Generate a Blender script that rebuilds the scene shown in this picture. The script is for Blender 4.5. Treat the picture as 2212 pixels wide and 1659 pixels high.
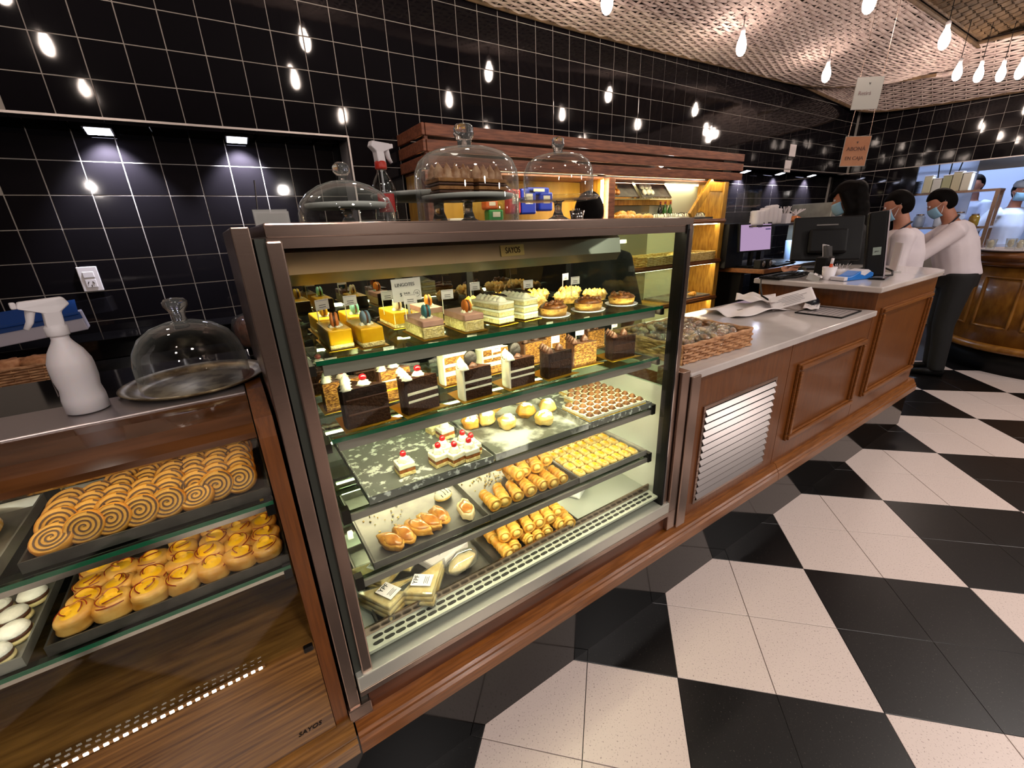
import bpy, math, random
from mathutils import Vector, Matrix, Euler
random.seed(7)
for o in list(bpy.data.objects): bpy.data.objects.remove(o)
SC = bpy.context.scene
COL = SC.collection
# ---------------------------------------------------------------- camera
cam_d = bpy.data.cameras.new('camera'); cam = bpy.data.objects.new('camera', cam_d); COL.objects.link(cam)
RX, RY, RZ = -0.348489, 0.041658, -0.575871
Rm = Matrix.Rotation(RZ, 3, 'Z') @ Matrix.Rotation(RX, 3, 'X') @ Matrix.Rotation(RY, 3, 'Y')
CAM = Vector((-0.09289, -0.97727, 1.4392))
right, fwd, up = Rm.col[0].copy(), Rm.col[1].copy(), Rm.col[2].copy()
m4 = Matrix((right, up, -fwd)).transposed().to_4x4(); m4.translation = CAM
cam.matrix_world = m4
cam_d.sensor_fit = 'HORIZONTAL'; cam_d.sensor_width = 36.0; cam_d.lens = 920.70 / 2212 * 36.0
cam_d.clip_start = 0.02; cam_d.clip_end = 100
SC.camera = cam
# ---------------------------------------------------------------- world, exposure
w = bpy.data.worlds.new('room_air'); SC.world = w; w.use_nodes = True
w.node_tree.nodes['Background'].inputs[0].default_value = (1.0, 0.86, 0.78, 1)
w.node_tree.nodes['Background'].inputs[1].default_value = 0.05
SC.view_settings.view_transform = 'Standard'; SC.view_settings.look = 'None'
SC.view_settings.gamma = 1.0; SC.view_settings.use_curve_mapping = False
SC.view_settings.exposure = 0.0
SC.cycles.max_bounces = 7; SC.cycles.transparent_max_bounces = 18; SC.cycles.use_adaptive_sampling = True; SC.cycles.adaptive_threshold = 0.04; SC.cycles.glossy_bounces = 4
SC.cycles.diffuse_bounces = 3; SC.cycles.transmission_bounces = 6
SC.cycles.caustics_reflective = False; SC.cycles.caustics_refractive = False
SC.cycles.sample_clamp_indirect = 4.0; SC.cycles.use_denoising = True
def lamp(name, kind, loc, power, col=(1, .85, .7), size=.05, rot=(0, 0, 0), **kw):
    d = bpy.data.lights.new(name, kind); d.energy = power; d.color = col
    if kind == 'AREA':
        d.size = size
        if 'sy' in kw: d.shape = 'RECTANGLE'; d.size_y = kw['sy']
    else: d.shadow_soft_size = size
    if kind == 'SPOT': d.spot_size = kw.get('ang', 1.0); d.spot_blend = kw.get('blend', .4)
    o = bpy.data.objects.new(name, d); COL.objects.link(o); o.location = loc; o.rotation_euler = rot
    return o
# the dining room's ceiling downlights (over the shop floor, in front of the counter)
for i, (x, y) in enumerate([(0.3, -1.9), (2.4, -1.7), (4.3, -1.5), (1.3, -3.4), (3.6, -3.3), (-1.3, -2.2)]):
    lamp('downlight', 'SPOT', (x, y, 3.2), 135, (1, .90, .85), .12, (0, 0, 0), ang=2.1, blend=.9)
# added fill lamps behind the viewer, to light the woven canopies evenly
for x, y in ((-1.2, -2.6), (1.0, -2.9), (3.2, -2.7), (5.2, -2.6)):
    lamp('dining_pendant', 'POINT', (x, y, 2.15), 55, (1, .9, .83), .06)
# ---------------------------------------------------------------- materials
def lin(h):
    if not isinstance(h, str): return tuple(h) + (1,) if len(h) == 3 else tuple(h)
    h = h.lstrip('#'); r = []
    for i in (0, 2, 4):
        c = int(h[i:i + 2], 16) / 255; r.append(c / 12.92 if c <= .04045 else ((c + .055) / 1.055) ** 2.4)
    return tuple(r) + (1,)
MATS = {}
def mat(name, c1, rough=.5, metal=0, c2=None, scale=20, stretch=(1, 1, 1), lo=.35, hi=.65, bump=0, bscale=None, coat=0, detail=4, spec=None, sss=0, emit=0, ani=0, rrange=0):
    if name in MATS: return MATS[name]
    m = bpy.data.materials.new(name); m.use_nodes = True; nt = m.node_tree; N = nt.nodes; L = nt.links
    p = N['Principled BSDF']; p.inputs['Base Color'].default_value = lin(c1)
    p.inputs['Roughness'].default_value = rough; p.inputs['Metallic'].default_value = metal
    if coat: p.inputs['Coat Weight'].default_value = coat; p.inputs['Coat Roughness'].default_value = .06
    if spec is not None: p.inputs['Specular IOR Level'].default_value = spec
    if sss: p.inputs['Subsurface Weight'].default_value = sss; p.inputs['Subsurface Radius'].default_value = (.01, .005, .003)
    if emit: p.inputs['Emission Color'].default_value = lin(c1); p.inputs['Emission Strength'].default_value = emit
    tc = mp = None
    if c2 or bump or rrange:
        tc = N.new('ShaderNodeTexCoord'); mp = N.new('ShaderNodeMapping'); L.new(tc.outputs['Object'], mp.inputs['Vector'])
        mp.inputs['Scale'].default_value = stretch
    if c2:
        n = N.new('ShaderNodeTexNoise'); n.inputs['Scale'].default_value = scale; n.inputs['Detail'].default_value = detail
        r = N.new('ShaderNodeValToRGB'); r.color_ramp.elements[0].position = lo; r.color_ramp.elements[1].position = hi
        r.color_ramp.elements[0].color = lin(c1); r.color_ramp.elements[1].color = lin(c2)
        L.new(mp.outputs[0], n.inputs['Vector']); L.new(n.outputs['Fac'], r.inputs[0]); L.new(r.outputs[0], p.inputs['Base Color'])
        if rrange:
            mr = N.new('ShaderNodeMapRange'); mr.inputs[3].default_value = rough; mr.inputs[4].default_value = rough + rrange
            L.new(n.outputs['Fac'], mr.inputs[0]); L.new(mr.outputs[0], p.inputs['Roughness'])
    if bump:
        n2 = N.new('ShaderNodeTexNoise'); n2.inputs['Scale'].default_value = bscale or scale; n2.inputs['Detail'].default_value = 3
        b = N.new('ShaderNodeBump'); b.inputs['Strength'].default_value = bump; b.inputs['Distance'].default_value = .01
        L.new(mp.outputs[0], n2.inputs['Vector']); L.new(n2.outputs['Fac'], b.inputs['Height']); L.new(b.outputs[0], p.inputs['Normal'])
        if coat: L.new(b.outputs[0], p.inputs['Coat Normal'])
    MATS[name] = m; return m
def glow(name, c, s):
    if name in MATS: return MATS[name]
    m = bpy.data.materials.new(name); m.use_nodes = True; N = m.node_tree.nodes; N.clear()
    e = N.new('ShaderNodeEmission'); e.inputs[0].default_value = lin(c); e.inputs[1].default_value = s
    o = N.new('ShaderNodeOutputMaterial'); m.node_tree.links.new(e.outputs[0], o.inputs[0]); MATS[name] = m; return m
def pane(name, tint='ffffff', refl=.06, edge=.6, rough=.0, blend=.35, haze=0.0, rim=0.0):
    """thin clear sheet: see-through with a reflection that grows towards grazing angles"""
    if name in MATS: return MATS[name]
    m = bpy.data.materials.new(name); m.use_nodes = True; nt = m.node_tree; N = nt.nodes; L = nt.links; N.clear()
    t = N.new('ShaderNodeBsdfTransparent'); t.inputs[0].default_value = lin(tint)
    g = N.new('ShaderNodeBsdfGlossy'); g.inputs['Roughness'].default_value = rough; g.inputs[0].default_value = (1, 1, 1, 1)
    lw = N.new('ShaderNodeLayerWeight'); lw.inputs[0].default_value = .5
    pw = N.new('ShaderNodeMath'); pw.operation = 'POWER'; pw.inputs[1].default_value = 5.0 if blend > .3 else 2.6
    mr = N.new('ShaderNodeMapRange'); mr.inputs[3].default_value = refl; mr.inputs[4].default_value = edge
    mx = N.new('ShaderNodeMixShader'); o = N.new('ShaderNodeOutputMaterial')
    L.new(lw.outputs['Facing'], pw.inputs[0]); L.new(pw.outputs[0], mr.inputs[0]); L.new(mr.outputs[0], mx.inputs[0]); L.new(t.outputs[0], mx.inputs[1]); L.new(g.outputs[0], mx.inputs[2])
    last = mx
    if rim:  # pale edge painted in, stands for light refracted at the glass rim
        d = N.new('ShaderNodeBsdfDiffuse'); d.inputs[0].default_value = (.75, .8, .76, 1); m3 = N.new('ShaderNodeMixShader'); mq = N.new('ShaderNodeMath'); mq.operation = 'MULTIPLY'; mq.inputs[1].default_value = rim
        L.new(pw.outputs[0], mq.inputs[0]); L.new(mq.outputs[0], m3.inputs[0]); L.new(mx.outputs[0], m3.inputs[1]); L.new(d.outputs[0], m3.inputs[2]); mx = last = m3
    if haze:
        d = N.new('ShaderNodeBsdfDiffuse'); d.inputs[0].default_value = (.84, .86, .80, 1); m2 = N.new('ShaderNodeMixShader'); m2.inputs[0].default_value = haze
        L.new(mx.outputs[0], m2.inputs[1]); L.new(d.outputs[0], m2.inputs[2]); last = m2
    L.new(last.outputs[0], o.inputs[0]); MATS[name] = m; return m
WOOD = mat('varnished_wood', '643710', .32, c2='844e1e', scale=9, stretch=(1.2, 8, 22), bump=.06, bscale=30, coat=.15)
WOODZ = mat('varnished_wood_upright', '5c310f', .32, c2='724017', scale=8, stretch=(26, 10, 1.2), bump=.05, bscale=30, coat=.15)
WOODY = mat('golden_pine', '9c6c1c', .38, c2='c4953a', scale=6, stretch=(10, 8, 1.5), bump=.04, bscale=30, coat=.3)
WOODS = mat('slat_wood', '6b3a24', .45, c2='96593b', scale=7, stretch=(1.3, 8, 12), bump=.08, bscale=25)
WOODC = mat('cabinet_wood', '513319', .22, c2='8f6330', scale=5, stretch=(1.4, 10, 26), lo=.3, hi=.7, bump=.03, bscale=30, coat=.5)
WOODR = mat('bar_wood', '7a4c16', .35, c2='976624', scale=5, stretch=(4, 4, 2), bump=.05, bscale=25, coat=.3)
STEEL = mat('brushed_steel', 'a28c80', .26, .98, c2='ad978a', scale=30, stretch=(1, 1, 40))
STEELX = mat('brushed_steel_lengthwise', 'a28c80', .24, .98, c2='ad978a', scale=30, stretch=(1, 40, 40))
STEELD = mat('dark_steel', '4a4644', .35, 1)
CHROME = mat('polished_steel', 'cfc9c4', .12, 1)
TRAY = mat('baking_tray', '8f8d88', .34, .6, c2='b0aea6', scale=14, bump=.03)
TRAYD = mat('dark_baking_tray', '4a4743', .38, .7, c2='6a6661', scale=14, bump=.03)
MARBLE = mat('white_marble', 'cfc6c1', .14, c2='b5aba7', scale=3.2, detail=8, lo=.42, hi=.72, coat=.3)
BLACKG = mat('gloss_black', '0b0a0b', .08, coat=.3)
BLACKM = mat('matt_black', '080708', .5, spec=.25)
WHITEP = mat('white_plastic', 'e4dde0', .35)
PAPER = mat('white_paper', 'ded6d6', .7)
GLASSF = pane('front_glass', 'f8fbf8', .014, .5)
GLASSS = pane('side_glass', 'eef8ef', .04, .5)
GLASSB = pane('tinted_back_glass', '8a8f80', .22, .7)
GLASSG = pane('green_shelf_glass', 'edf7f0', .02, .35)
GEDGE = mat('green_glass_edge', '0f5a3c', .15, coat=.5)
DOME = pane('dome_glass', 'f6f8f7', .045, .75, blend=.3, rim=.30)
KNOB = mat('solid_glass', 'f4f8f6', .02); KNOB.node_tree.nodes['Principled BSDF'].inputs['Transmission Weight'].default_value = .92; KNOB.node_tree.nodes['Principled BSDF'].inputs['IOR'].default_value = 1.48
PLASTW = pane('clear_plastic_wrap', 'f2f2f2', .12, .8, .12, haze=.06)
ACRYL = pane('frosted_acrylic', 'e8e2e6', .06, .5, .05, haze=.35)
# ---------------------------------------------------------------- mesh building
class B:
    def __init__(s): s.v = []; s.f = []
    def add(s, vs, fs):
        k = len(s.v); s.v += [tuple(x) for x in vs]; s.f += [tuple(i + k for i in f) for f in fs]; return s
    def b6(s, x0, x1, y0, y1, z0, z1):
        return s.add([(x0, y0, z0), (x1, y0, z0), (x1, y1, z0), (x0, y1, z0), (x0, y0, z1), (x1, y0, z1), (x1, y1, z1), (x0, y1, z1)],
                     [(3, 2, 1, 0), (4, 5, 6, 7), (0, 1, 5, 4), (1, 2, 6, 5), (2, 3, 7, 6), (3, 0, 4, 7)])
    def box(s, c, d, r=(0, 0, 0)):
        R = Euler(r).to_matrix(); c = Vector(c); x, y, z = d[0] / 2, d[1] / 2, d[2] / 2
        vs = [c + R @ Vector(q) for q in [(-x, -y, -z), (x, -y, -z), (x, y, -z), (-x, y, -z), (-x, -y, z), (x, -y, z), (x, y, z), (-x, y, z)]]
        return s.add(vs, [(3, 2, 1, 0), (4, 5, 6, 7), (0, 1, 5, 4), (1, 2, 6, 5), (2, 3, 7, 6), (3, 0, 4, 7)])
    def lathe(s, prof, n=24, c=(0, 0, 0), fn=None, sx=1, sy=1, caps=True):
        vs = []; fs = []
        for j, (r, z) in enumerate(prof):
            for i in range(n):
                a = 2 * math.pi * i / n; q = fn(a, j / (len(prof) - 1)) if fn else 1
                vs.append((c[0] + r * q * math.cos(a) * sx, c[1] + r * q * math.sin(a) * sy, c[2] + z))
        for j in range(len(prof) - 1):
            for i in range(n):
                k = (i + 1) % n; fs.append((j * n + i, j * n + k, (j + 1) * n + k, (j + 1) * n + i))
        if caps:
            fs.append(tuple(range(n - 1, -1, -1))); fs.append(tuple((len(prof) - 1) * n + i for i in range(n)))
        return s.add(vs, fs)
    def tube(s, pts, r, n=8, caps=True, flat=1):
        P = [Vector(p) for p in pts]; vs = []; fs = []; prev = None
        for j, p in enumerate(P):
            t = (P[min(j + 1, len(P) - 1)] - P[max(j - 1, 0)]);
            t = t.normalized() if t.length > 1e-9 else Vector((0, 0, 1))
            if prev is None: u = t.orthogonal().normalized()
            else:
                u = prev - t * prev.dot(t); u = u.normalized() if u.length > 1e-6 else t.orthogonal().normalized()
            prev = u; q = t.cross(u); rr = r[j] if isinstance(r, (list, tuple)) else r
            for i in range(n):
                a = 2 * math.pi * i / n; vs.append(p + u * rr * math.cos(a) + q * rr * flat * math.sin(a))
        for j in range(len(P) - 1):
            for i in range(n):
                k = (i + 1) % n; fs.append((j * n + i, j * n + k, (j + 1) * n + k, (j + 1) * n + i))
        if caps: fs.append(tuple(range(n - 1, -1, -1))); fs.append(tuple((len(P) - 1) * n + i for i in range(n)))
        return s.add(vs, fs)
    def prism(s, poly, z0, z1, fn=None):
        n = len(poly); f = fn or (lambda x, y, z: (x, y, z))
        vs = [f(x, y, z0) for x, y in poly] + [f(x, y, z1) for x, y in poly]
        fs = [tuple(range(n - 1, -1, -1)), tuple(range(n, 2 * n))] + [(i, (i + 1) % n, n + (i + 1) % n, n + i) for i in range(n)]
        return s.add(vs, fs)
    def ball(s, c, r, n=14, m=9, fn=None):
        vs = [(c[0], c[1], c[2] - r[2])]; fs = []
        for j in range(1, m):
            t = math.pi * j / m
            for i in range(n):
                a = 2 * math.pi * i / n; d = Vector((math.sin(t) * math.cos(a), math.sin(t) * math.sin(a), -math.cos(t))); q = fn(d) if fn else 1
                vs.append((c[0] + r[0] * q * d.x, c[1] + r[1] * q * d.y, c[2] + r[2] * q * d.z))
        vs.append((c[0], c[1], c[2] + r[2])); L = len(vs) - 1
        for i in range(n): fs.append((0, 1 + (i + 1) % n, 1 + i)); fs.append((L, L - n + i, L - n + (i + 1) % n))
        for j in range(m - 2):
            for i in range(n):
                k = (i + 1) % n; a = 1 + j * n; fs.append((a + i, a + k, a + n + k, a + n + i))
        return s.add(vs, fs)
    def grid(s, fn, nu, nv, thick=0):
        vs = [fn(i / nu, j / nv) for j in range(nv + 1) for i in range(nu + 1)]
        fs = [(j * (nu + 1) + i, j * (nu + 1) + i + 1, (j + 1) * (nu + 1) + i + 1, (j + 1) * (nu + 1) + i) for j in range(nv) for i in range(nu)]
        return s.add(vs, fs)
    def swirl(s, c, r, h, k=6, tw=2.2, n=24, m=7):
        prof = []
        for j in range(m + 1):
            t = j / m; prof.append((max(r * (1 - t) ** .75 * (1 - .12 * math.sin(t * 9)), r * .02), h * t))
        return s.lathe(prof, n, c, lambda a, t: 1 + .16 * math.cos(k * (a + tw * t)))
    def mesh(s, name, smooth=False):
        me = bpy.data.meshes.new(name); me.from_pydata(s.v, [], s.f); me.update()
        if smooth: me.polygons.foreach_set('use_smooth', [True] * len(me.polygons))
        return me
    def obj(s, name, m, parent=None, smooth=False, loc=None, rot=None, bev=0, solid=0, sub=0):
        o = ob(name, s.mesh(name, smooth), m, parent, loc, rot)
        if solid: q = o.modifiers.new('thick', 'SOLIDIFY'); q.thickness = solid; q.offset = 0
        if bev: q = o.modifiers.new('bevel', 'BEVEL'); q.width = bev; q.segments = 2; q.limit_method = 'ANGLE'; q.angle_limit = .6
        if sub: q = o.modifiers.new('sub', 'SUBSURF'); q.levels = sub; q.render_levels = sub
        return o
def ob(name, me, m, parent=None, loc=None, rot=None):
    o = bpy.data.objects.new(name, me); COL.objects.link(o)
    if m is not None and me is not None:
        if not me.materials: me.materials.append(m)
    if parent: o.parent = parent
    if loc is not None: o.location = loc
    if rot is not None: o.rotation_euler = rot
    return o
def tag(o, label, cat, group=None):
    o['label'] = label; o['category'] = cat
    if group: o['group'] = group
    return o
def thing(name, label, cat, loc=(0, 0, 0), rz=0, group=None, rot=None):
    o = bpy.data.objects.new(name, None); COL.objects.link(o); o.empty_display_size = .05
    o.location = loc; o.rotation_euler = rot or (0, 0, rz); return tag(o, label, cat, group)
def struct(o): o['kind'] = 'structure'; return o
def stuff(o): o['kind'] = 'stuff'; return o
def copy(root, loc=None, rot=None, label=None, group=None, scale=None):
    r = root.copy(); COL.objects.link(r)
    for ch in root.children:
        c = ch.copy(); COL.objects.link(c); c.parent = r
        for g in ch.children: d = g.copy(); COL.objects.link(d); d.parent = c
    if loc is not None: r.location = loc
    if rot is not None: r.rotation_euler = rot
    if label: r['label'] = label
    if group: r['group'] = group
    if scale is not None: r.scale = scale if hasattr(scale, '__len__') else (scale,) * 3
    return r
def spread(proto, spots, first=[None]):
    """spots: (loc, rot, scale); the prototype itself takes the first spot"""
    for i, (l, r, s, *lb) in enumerate(spots):
        o = proto if i == 0 else copy(proto)
        o.location = l; o.rotation_euler = r; o.scale = (s,) * 3 if not hasattr(s, '__len__') else s
        if lb: o['label'] = lb[0]
def text(name, s, size, m, parent, loc, rot, extr=.0006, align='CENTER', shear=0, sx=1):
    c = bpy.data.curves.new(name, 'FONT'); c.body = s; c.size = size; c.extrude = extr; c.align_x = align; c.align_y = 'CENTER'; c.shear = shear
    t = bpy.data.objects.new('tmp', c); COL.objects.link(t)
    me = bpy.data.meshes.new_from_object(t.evaluated_get(bpy.context.evaluated_depsgraph_get())); bpy.data.objects.remove(t)
    o = ob(name, me, m, parent, loc, rot); me.materials.clear(); me.materials.append(m); o.scale = (sx, 1, 1); return o
def proj(p):
    d = Rm.transposed() @ (Vector(p) - CAM)
    if d.y < .05: return None
    return 1106 + 920.7 * d.x / d.y, 829.5 - 920.7 * d.z / d.y, d.y
PI = math.pi
ORD = ['first', 'second', 'third', 'fourth', 'fifth', 'sixth', 'seventh', 'eighth', 'ninth', 'tenth', 'eleventh', 'twelfth', 'thirteenth', 'fourteenth', 'fifteenth']
ROW = ['the front row', 'the second row', 'the third row', 'the fourth row', 'the fifth row', 'the sixth row', 'the seventh row', 'the eighth row', 'the ninth row']
rnd = random.uniform
# ================================================================ the setting
YW = 1.975; XR = 7.76; TS = .1583; TH = .1566; X0 = .7231; ZT = 1.997
GROUT = mat('pale_grout', '989089', .75)
TILEB = mat('black_wall_tile', '121013', .05, bump=.03, bscale=5, spec=.35, stretch=(1, 1, 1))
# floor
fb = B().b6(-3, 12, -6, 4, -.03, -.006); floor = struct(fb.obj('floor', mat('dark_floor_screed', '14141a', .4)))
TW = mat('white_floor_tile', '8a7b74', .3, c2='c6b6ae', scale=190, lo=.30, hi=.40, detail=3, rrange=.1)
TK = mat('black_floor_tile', '080707', .28, c2='57504b', scale=190, lo=.64, hi=.74, detail=3, rrange=.12)
S6 = .6; r2 = math.sqrt(.5); FA = -.0175
def lat(a, b):
    x, y = (a - b) * r2 * S6, -(a + b) * r2 * S6; c, q = math.cos(FA), math.sin(FA); return 1.3177 + x * c - y * q, x * q + y * c
g = .0012; h = S6 / 2 - 2 * g; bt = B()
bt.add([(-h / 2, -h / 2, -.02), (h / 2, -h / 2, -.02), (h / 2, h / 2, -.02), (-h / 2, h / 2, -.02), (-h / 2, -h / 2, -.0008), (h / 2, -h / 2, -.0008), (h / 2, h / 2, -.0008), (-h / 2, h / 2, -.0008),
        (-h / 2 + .001, -h / 2 + .001, 0), (h / 2 - .001, -h / 2 + .001, 0), (h / 2 - .001, h / 2 - .001, 0), (-h / 2 + .001, h / 2 - .001, 0)],
       [(0, 1, 5, 4), (1, 2, 6, 5), (2, 3, 7, 6), (3, 0, 4, 7), (4, 5, 9, 8), (5, 6, 10, 9), (6, 7, 11, 10), (7, 4, 8, 11), (8, 9, 10, 11)])
mW = bt.mesh('floor_tile'); mW.materials.append(TW); mK = bt.mesh('floor_tile'); mK.transform(Matrix.Diagonal((1.0065, 1.0065, 1, 1))); mK.materials.append(TK)
flt = []
for i in range(-12, 20):
    for j in range(-20, 14):
        for di in (.25, .75):
            for dj in (.25, .75):
                x, y = lat(i + di, j + dj)
                lim = -.10 if x < 3.9 else (.22 if x < 5.6 else -.2 + (x - 5.6) * .15)
                if y > lim + .25 or y < -3.4 or x < -1.6 or x > 8: continue
                flt.append((math.hypot(x - CAM.x, y - CAM.y), x, y, (i + j) % 2 == 0))
flt.sort()
for k, (d, x, y, wh) in enumerate(flt[:300]):
    o = ob('floor_tile', mW if wh else mK, None, floor, (x, y, 0), (0, 0, FA + PI / 4 + random.choice((0, PI / 2, PI, -PI / 2))))
rest = {True: B(), False: B()}
for d, x, y, wh in flt[300:]:
    rest[wh].box((x, y, -.01), (h, h, .02), (0, 0, FA + PI / 4))
for wh in rest:
    if rest[wh].v: stuff(rest[wh].obj('far_floor_tile', TW if wh else TK, floor))
# walls
wb = struct(B().b6(-3, XR + .2, YW + .0016, YW + .022, ZT, 3.4).b6(.72, 3.95, YW + .0016, YW + .022, 0, ZT).b6(-3, XR + .2, 2.1796, 2.2, 0, 2.1)
            .b6(-3, .722, YW + .012, 2.19, ZT - .004, ZT + .02).b6(3.95, XR, YW + .012, 2.19, ZT - .004, ZT + .02)
            .b6(.72, .73, YW + .012, 2.19, 0, ZT).b6(3.94, 3.95, YW + .012, 2.19, 0, ZT).obj('wall_back', GROUT))
wr = struct(B().b6(XR + .0016, XR + .022, -4, 2.2, ZT, 3.4).b6(XR + .0016, XR + .022, 1.2, 1.97, 0, ZT).b6(XR + .0016, XR + .022, -4, 1.3, 0, .95).b6(XR + .0016, XR + .022, -4, -1.2, .9, ZT).obj('wall_right', GROUT))
struct(B().b6(XR - .002, XR + .03, 1.965, 2.2, 0, ZT - .006).b6(XR - .003, XR + .03, 1.19, 1.345, 0, ZT - .006).b6(XR - .004, XR + .03, -4, 1.2, .94, .955).obj('trim_7', BLACKG))
cand = []
for k in range(-18, 46):
    x = X0 + (k + .5) * TS
    if x > XR - .03: continue
    for r in range(-13, 7):
        z = ZT + (r + .5) * TH; y = YW; n = 'y'
        if r < 0 and not (.73 < x < 3.94): y = 2.178
        if z < .35: continue
        cand.append((x, y, z, n))
for k in range(-18, 13):
    y = YW - (k + .5) * TS
    for r in range(-13, 7):
        z = ZT + (r + .5) * TH
        if r < 0 and k > 3: continue
        if y < -2.0 or z < .35: continue
        if y < YW: cand.append((XR, y, z, 'x'))
vis = []; restw = []
for x, y, z, n in cand:
    q = proj((x, y, z))
    inside = q and -40 < q[0] < 2252 and -60 < q[1] < 1700
    hid = 1.2 < x < 4.2 and z < 2.0 and n == 'y'
    vis.append(((1 if inside and not hid else 0) / (((Vector((x, y, z)) - CAM).length) ** 2), x, y, z, n))
vis.sort(reverse=True)
tb = B(); tw, th, e = TS - .0034, TH - .0034, .0015
def tilemesh():
    a, b = tw / 2, th / 2; vs = []
    for (u, v, d) in [(-a, -b, .014), (a, -b, .014), (a, b, .014), (-a, b, .014), (-a, -b, .002), (a, -b, .002), (a, b, .002), (-a, b, .002), (-a + e, -b + e, 0), (a - e, -b + e, 0), (a - e, b - e, 0), (-a + e, b - e, 0)]:
        vs.append((u, d, v))
    fs = [(4, 5, 1, 0), (5, 6, 2, 1), (6, 7, 3, 2), (7, 4, 0, 3), (8, 9, 5, 4), (9, 10, 6, 5), (10, 11, 7, 6), (11, 8, 4, 7), (8, 11, 10, 9)]
    me = bpy.data.meshes.new('wall_tile'); me.from_pydata(vs, [], [tuple(reversed(f)) for f in fs]); me.materials.append(TILEB); return me
tme = tilemesh(); far = {'y': B(), 'x': B()}
for k, (q, x, y, z, n) in enumerate(vis):
    t1, t2 = rnd(-.006, .006), rnd(-.006, .006)
    if k < 300:
        ob('wall_tile', tme, None, wb if n == 'y' else wr, (x, y, z), (t1, 0, t2) if n == 'y' else (t1, 0, -PI / 2 + t2))
    elif q > 0:
        far[n].box((x, y + .007, z) if n == 'y' else (x + .007, y, z), (tw, .014, th) if n == 'y' else (.014, tw, th), (t1, 0, t2) if n == 'y' else (0, t1, t2))
for n, p in (('y', wb), ('x', wr)):
    if far[n].v: stuff(far[n].obj('far_wall_tile', TILEB, p))
# soffits and reveals of the niches: tiled strips, black
for i, (xa, xb) in enumerate(((-2.2, X0), (X0 + 21 * TS, XR))):
    nn = int(round((xb - xa) / TS))
    for k in range(nn):
        xx = xb - (k + .5) * TS if i == 0 else xa + (k + .5) * TS
        if xx > XR - .02: continue
        ob('soffit_tile', tme, None, wb, (xx, 2.08, ZT - .005), (-PI / 2, 0, 0)).scale = (1, 1, 1.28)
for k in range(6): ob('reveal_tile', tme, None, wb, (X0 - .002, 2.08, ZT - (k + .5) * TH), (0, 0, PI / 2 + PI)).scale = (1.28, 1, 1)
TRIM = mat('steel_trim', 'c9bdb6', .35, .7)
struct(B().b6(-3, X0 + .006, YW - .006, YW + .004, ZT - .005, ZT + .005).b6(X0 - .004, X0 + .006, YW - .006, YW + .004, .95, ZT - .005).obj('trim_1', TRIM))
struct(B().b6(3.94, XR, YW - .006, YW + .004, ZT - .005, ZT + .005).obj('trim_2', TRIM))
struct(B().b6(XR - .006, XR + .004, -3, YW, ZT - .005, ZT + .005).obj('trim_3', TRIM))
# ceiling slab, far side walls of the dining room (behind the camera)
CEIL = mat('dark_ceiling', '0d0b0b', .8)
struct(B().b6(-3.2, 12, -6.2, 4, 3.4, 3.45).obj('ceiling', CEIL))
WALLD = mat('dining_wall', '4a3c36', .7, c2='5a4a42', scale=3)
struct(B().b6(-3.2, -3.1, -6, 3, 0, 3.4).obj('wall_left', WALLD)); struct(B().b6(-3.2, 12, -6.1, -6, 0, 3.4).obj('wall_front', WALLD))
# kick board (gloss black plinth) and base mouldings
struct(B().b6(-1.4, 3.775, -.168, .30, 0, .285).obj('baseboard_front', mat('plinth_gloss_black', '070606', .08, spec=.4)))
def mould(name, xa, xb, z0, yf, m):
    pr = [(yf + .02, z0), (yf - .035, z0), (yf - .035, z0 + .035), (yf - .028, z0 + .042), (yf - .028, z0 + .050), (yf - .022, z0 + .056), (yf - .012, z0 + .078), (yf + .02, z0 + .082)]
    b = B(); n = len(pr); b.add([(xa, y, z) for y, z in pr] + [(xb, y, z) for y, z in pr], [tuple(range(n)), tuple(range(2 * n - 1, n - 1, -1))] + [(i, i + n, (i + 1) % n + n, (i + 1) % n) for i in range(n)])
    return b.obj(name, m)
struct(mould('trim_4', -.062, 1.86, .285, -.18, WOOD)); struct(mould('trim_5', 1.863, 3.72, .285, -.18, WOOD)); struct(mould('trim_6', -1.4, -.066, .292, -.18, WOODC))
# staff side floor stays the dark screed; low black back counter along the wall
bc = thing('back_counter', 'black back counter under the tiled niche at left', 'counter', (-1, 1.7, 0))
B().b6(-1.6, 2.0, -.22, .26, 0, .86).obj('body', BLACKM, bc); B().b6(-1.6, 2.0, -.25, .26, .86, .90).obj('top', BLACKG, bc, bev=.004)
B().b6(-1.6, 1.7, .2, .47, .90, 1.0).obj('upstand', BLACKG, bc, bev=.003)
# niche lamps: little wedge LED lights under the soffit
WL = glow('cool_led', 'dfe2ff', 26)
def wedge(x, label, zz=ZT - .012, yy=2.10, pw=75, col=(.86, .88, 1)):
    t = thing('niche_light', label, 'light', (x, yy, zz), 0, 'niche lights')
    b = B(); b.add([(-.055, -.04, -.012), (.055, -.04, -.012), (.055, .045, -.03), (-.055, .045, -.03), (-.055, -.04, .004), (.055, -.04, .004), (.055, .045, .004), (-.055, .045, .004)],
                   [(0, 3, 2, 1), (4, 5, 6, 7), (0, 1, 5, 4), (1, 2, 6, 5), (2, 3, 7, 6), (3, 0, 4, 7)]); b.obj('housing', STEELD, t)
    B().add([(-.048, -.036, -.0142), (.048, -.036, -.0142), (.048, .04, -.0305), (-.048, .04, -.0305)], [(0, 3, 2, 1)]).obj('led_panel', WL, t)
    l = lamp('niche_light_beam', 'SPOT', (x, yy - .01, zz - .04), pw, col, .02, (.42, 0, 0), ang=1.7, blend=.6); l.parent = None
    return t
wedge(-.43, 'left wedge LED lamp under the niche soffit'); wedge(.15, 'right wedge LED lamp under the niche soffit')
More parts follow.
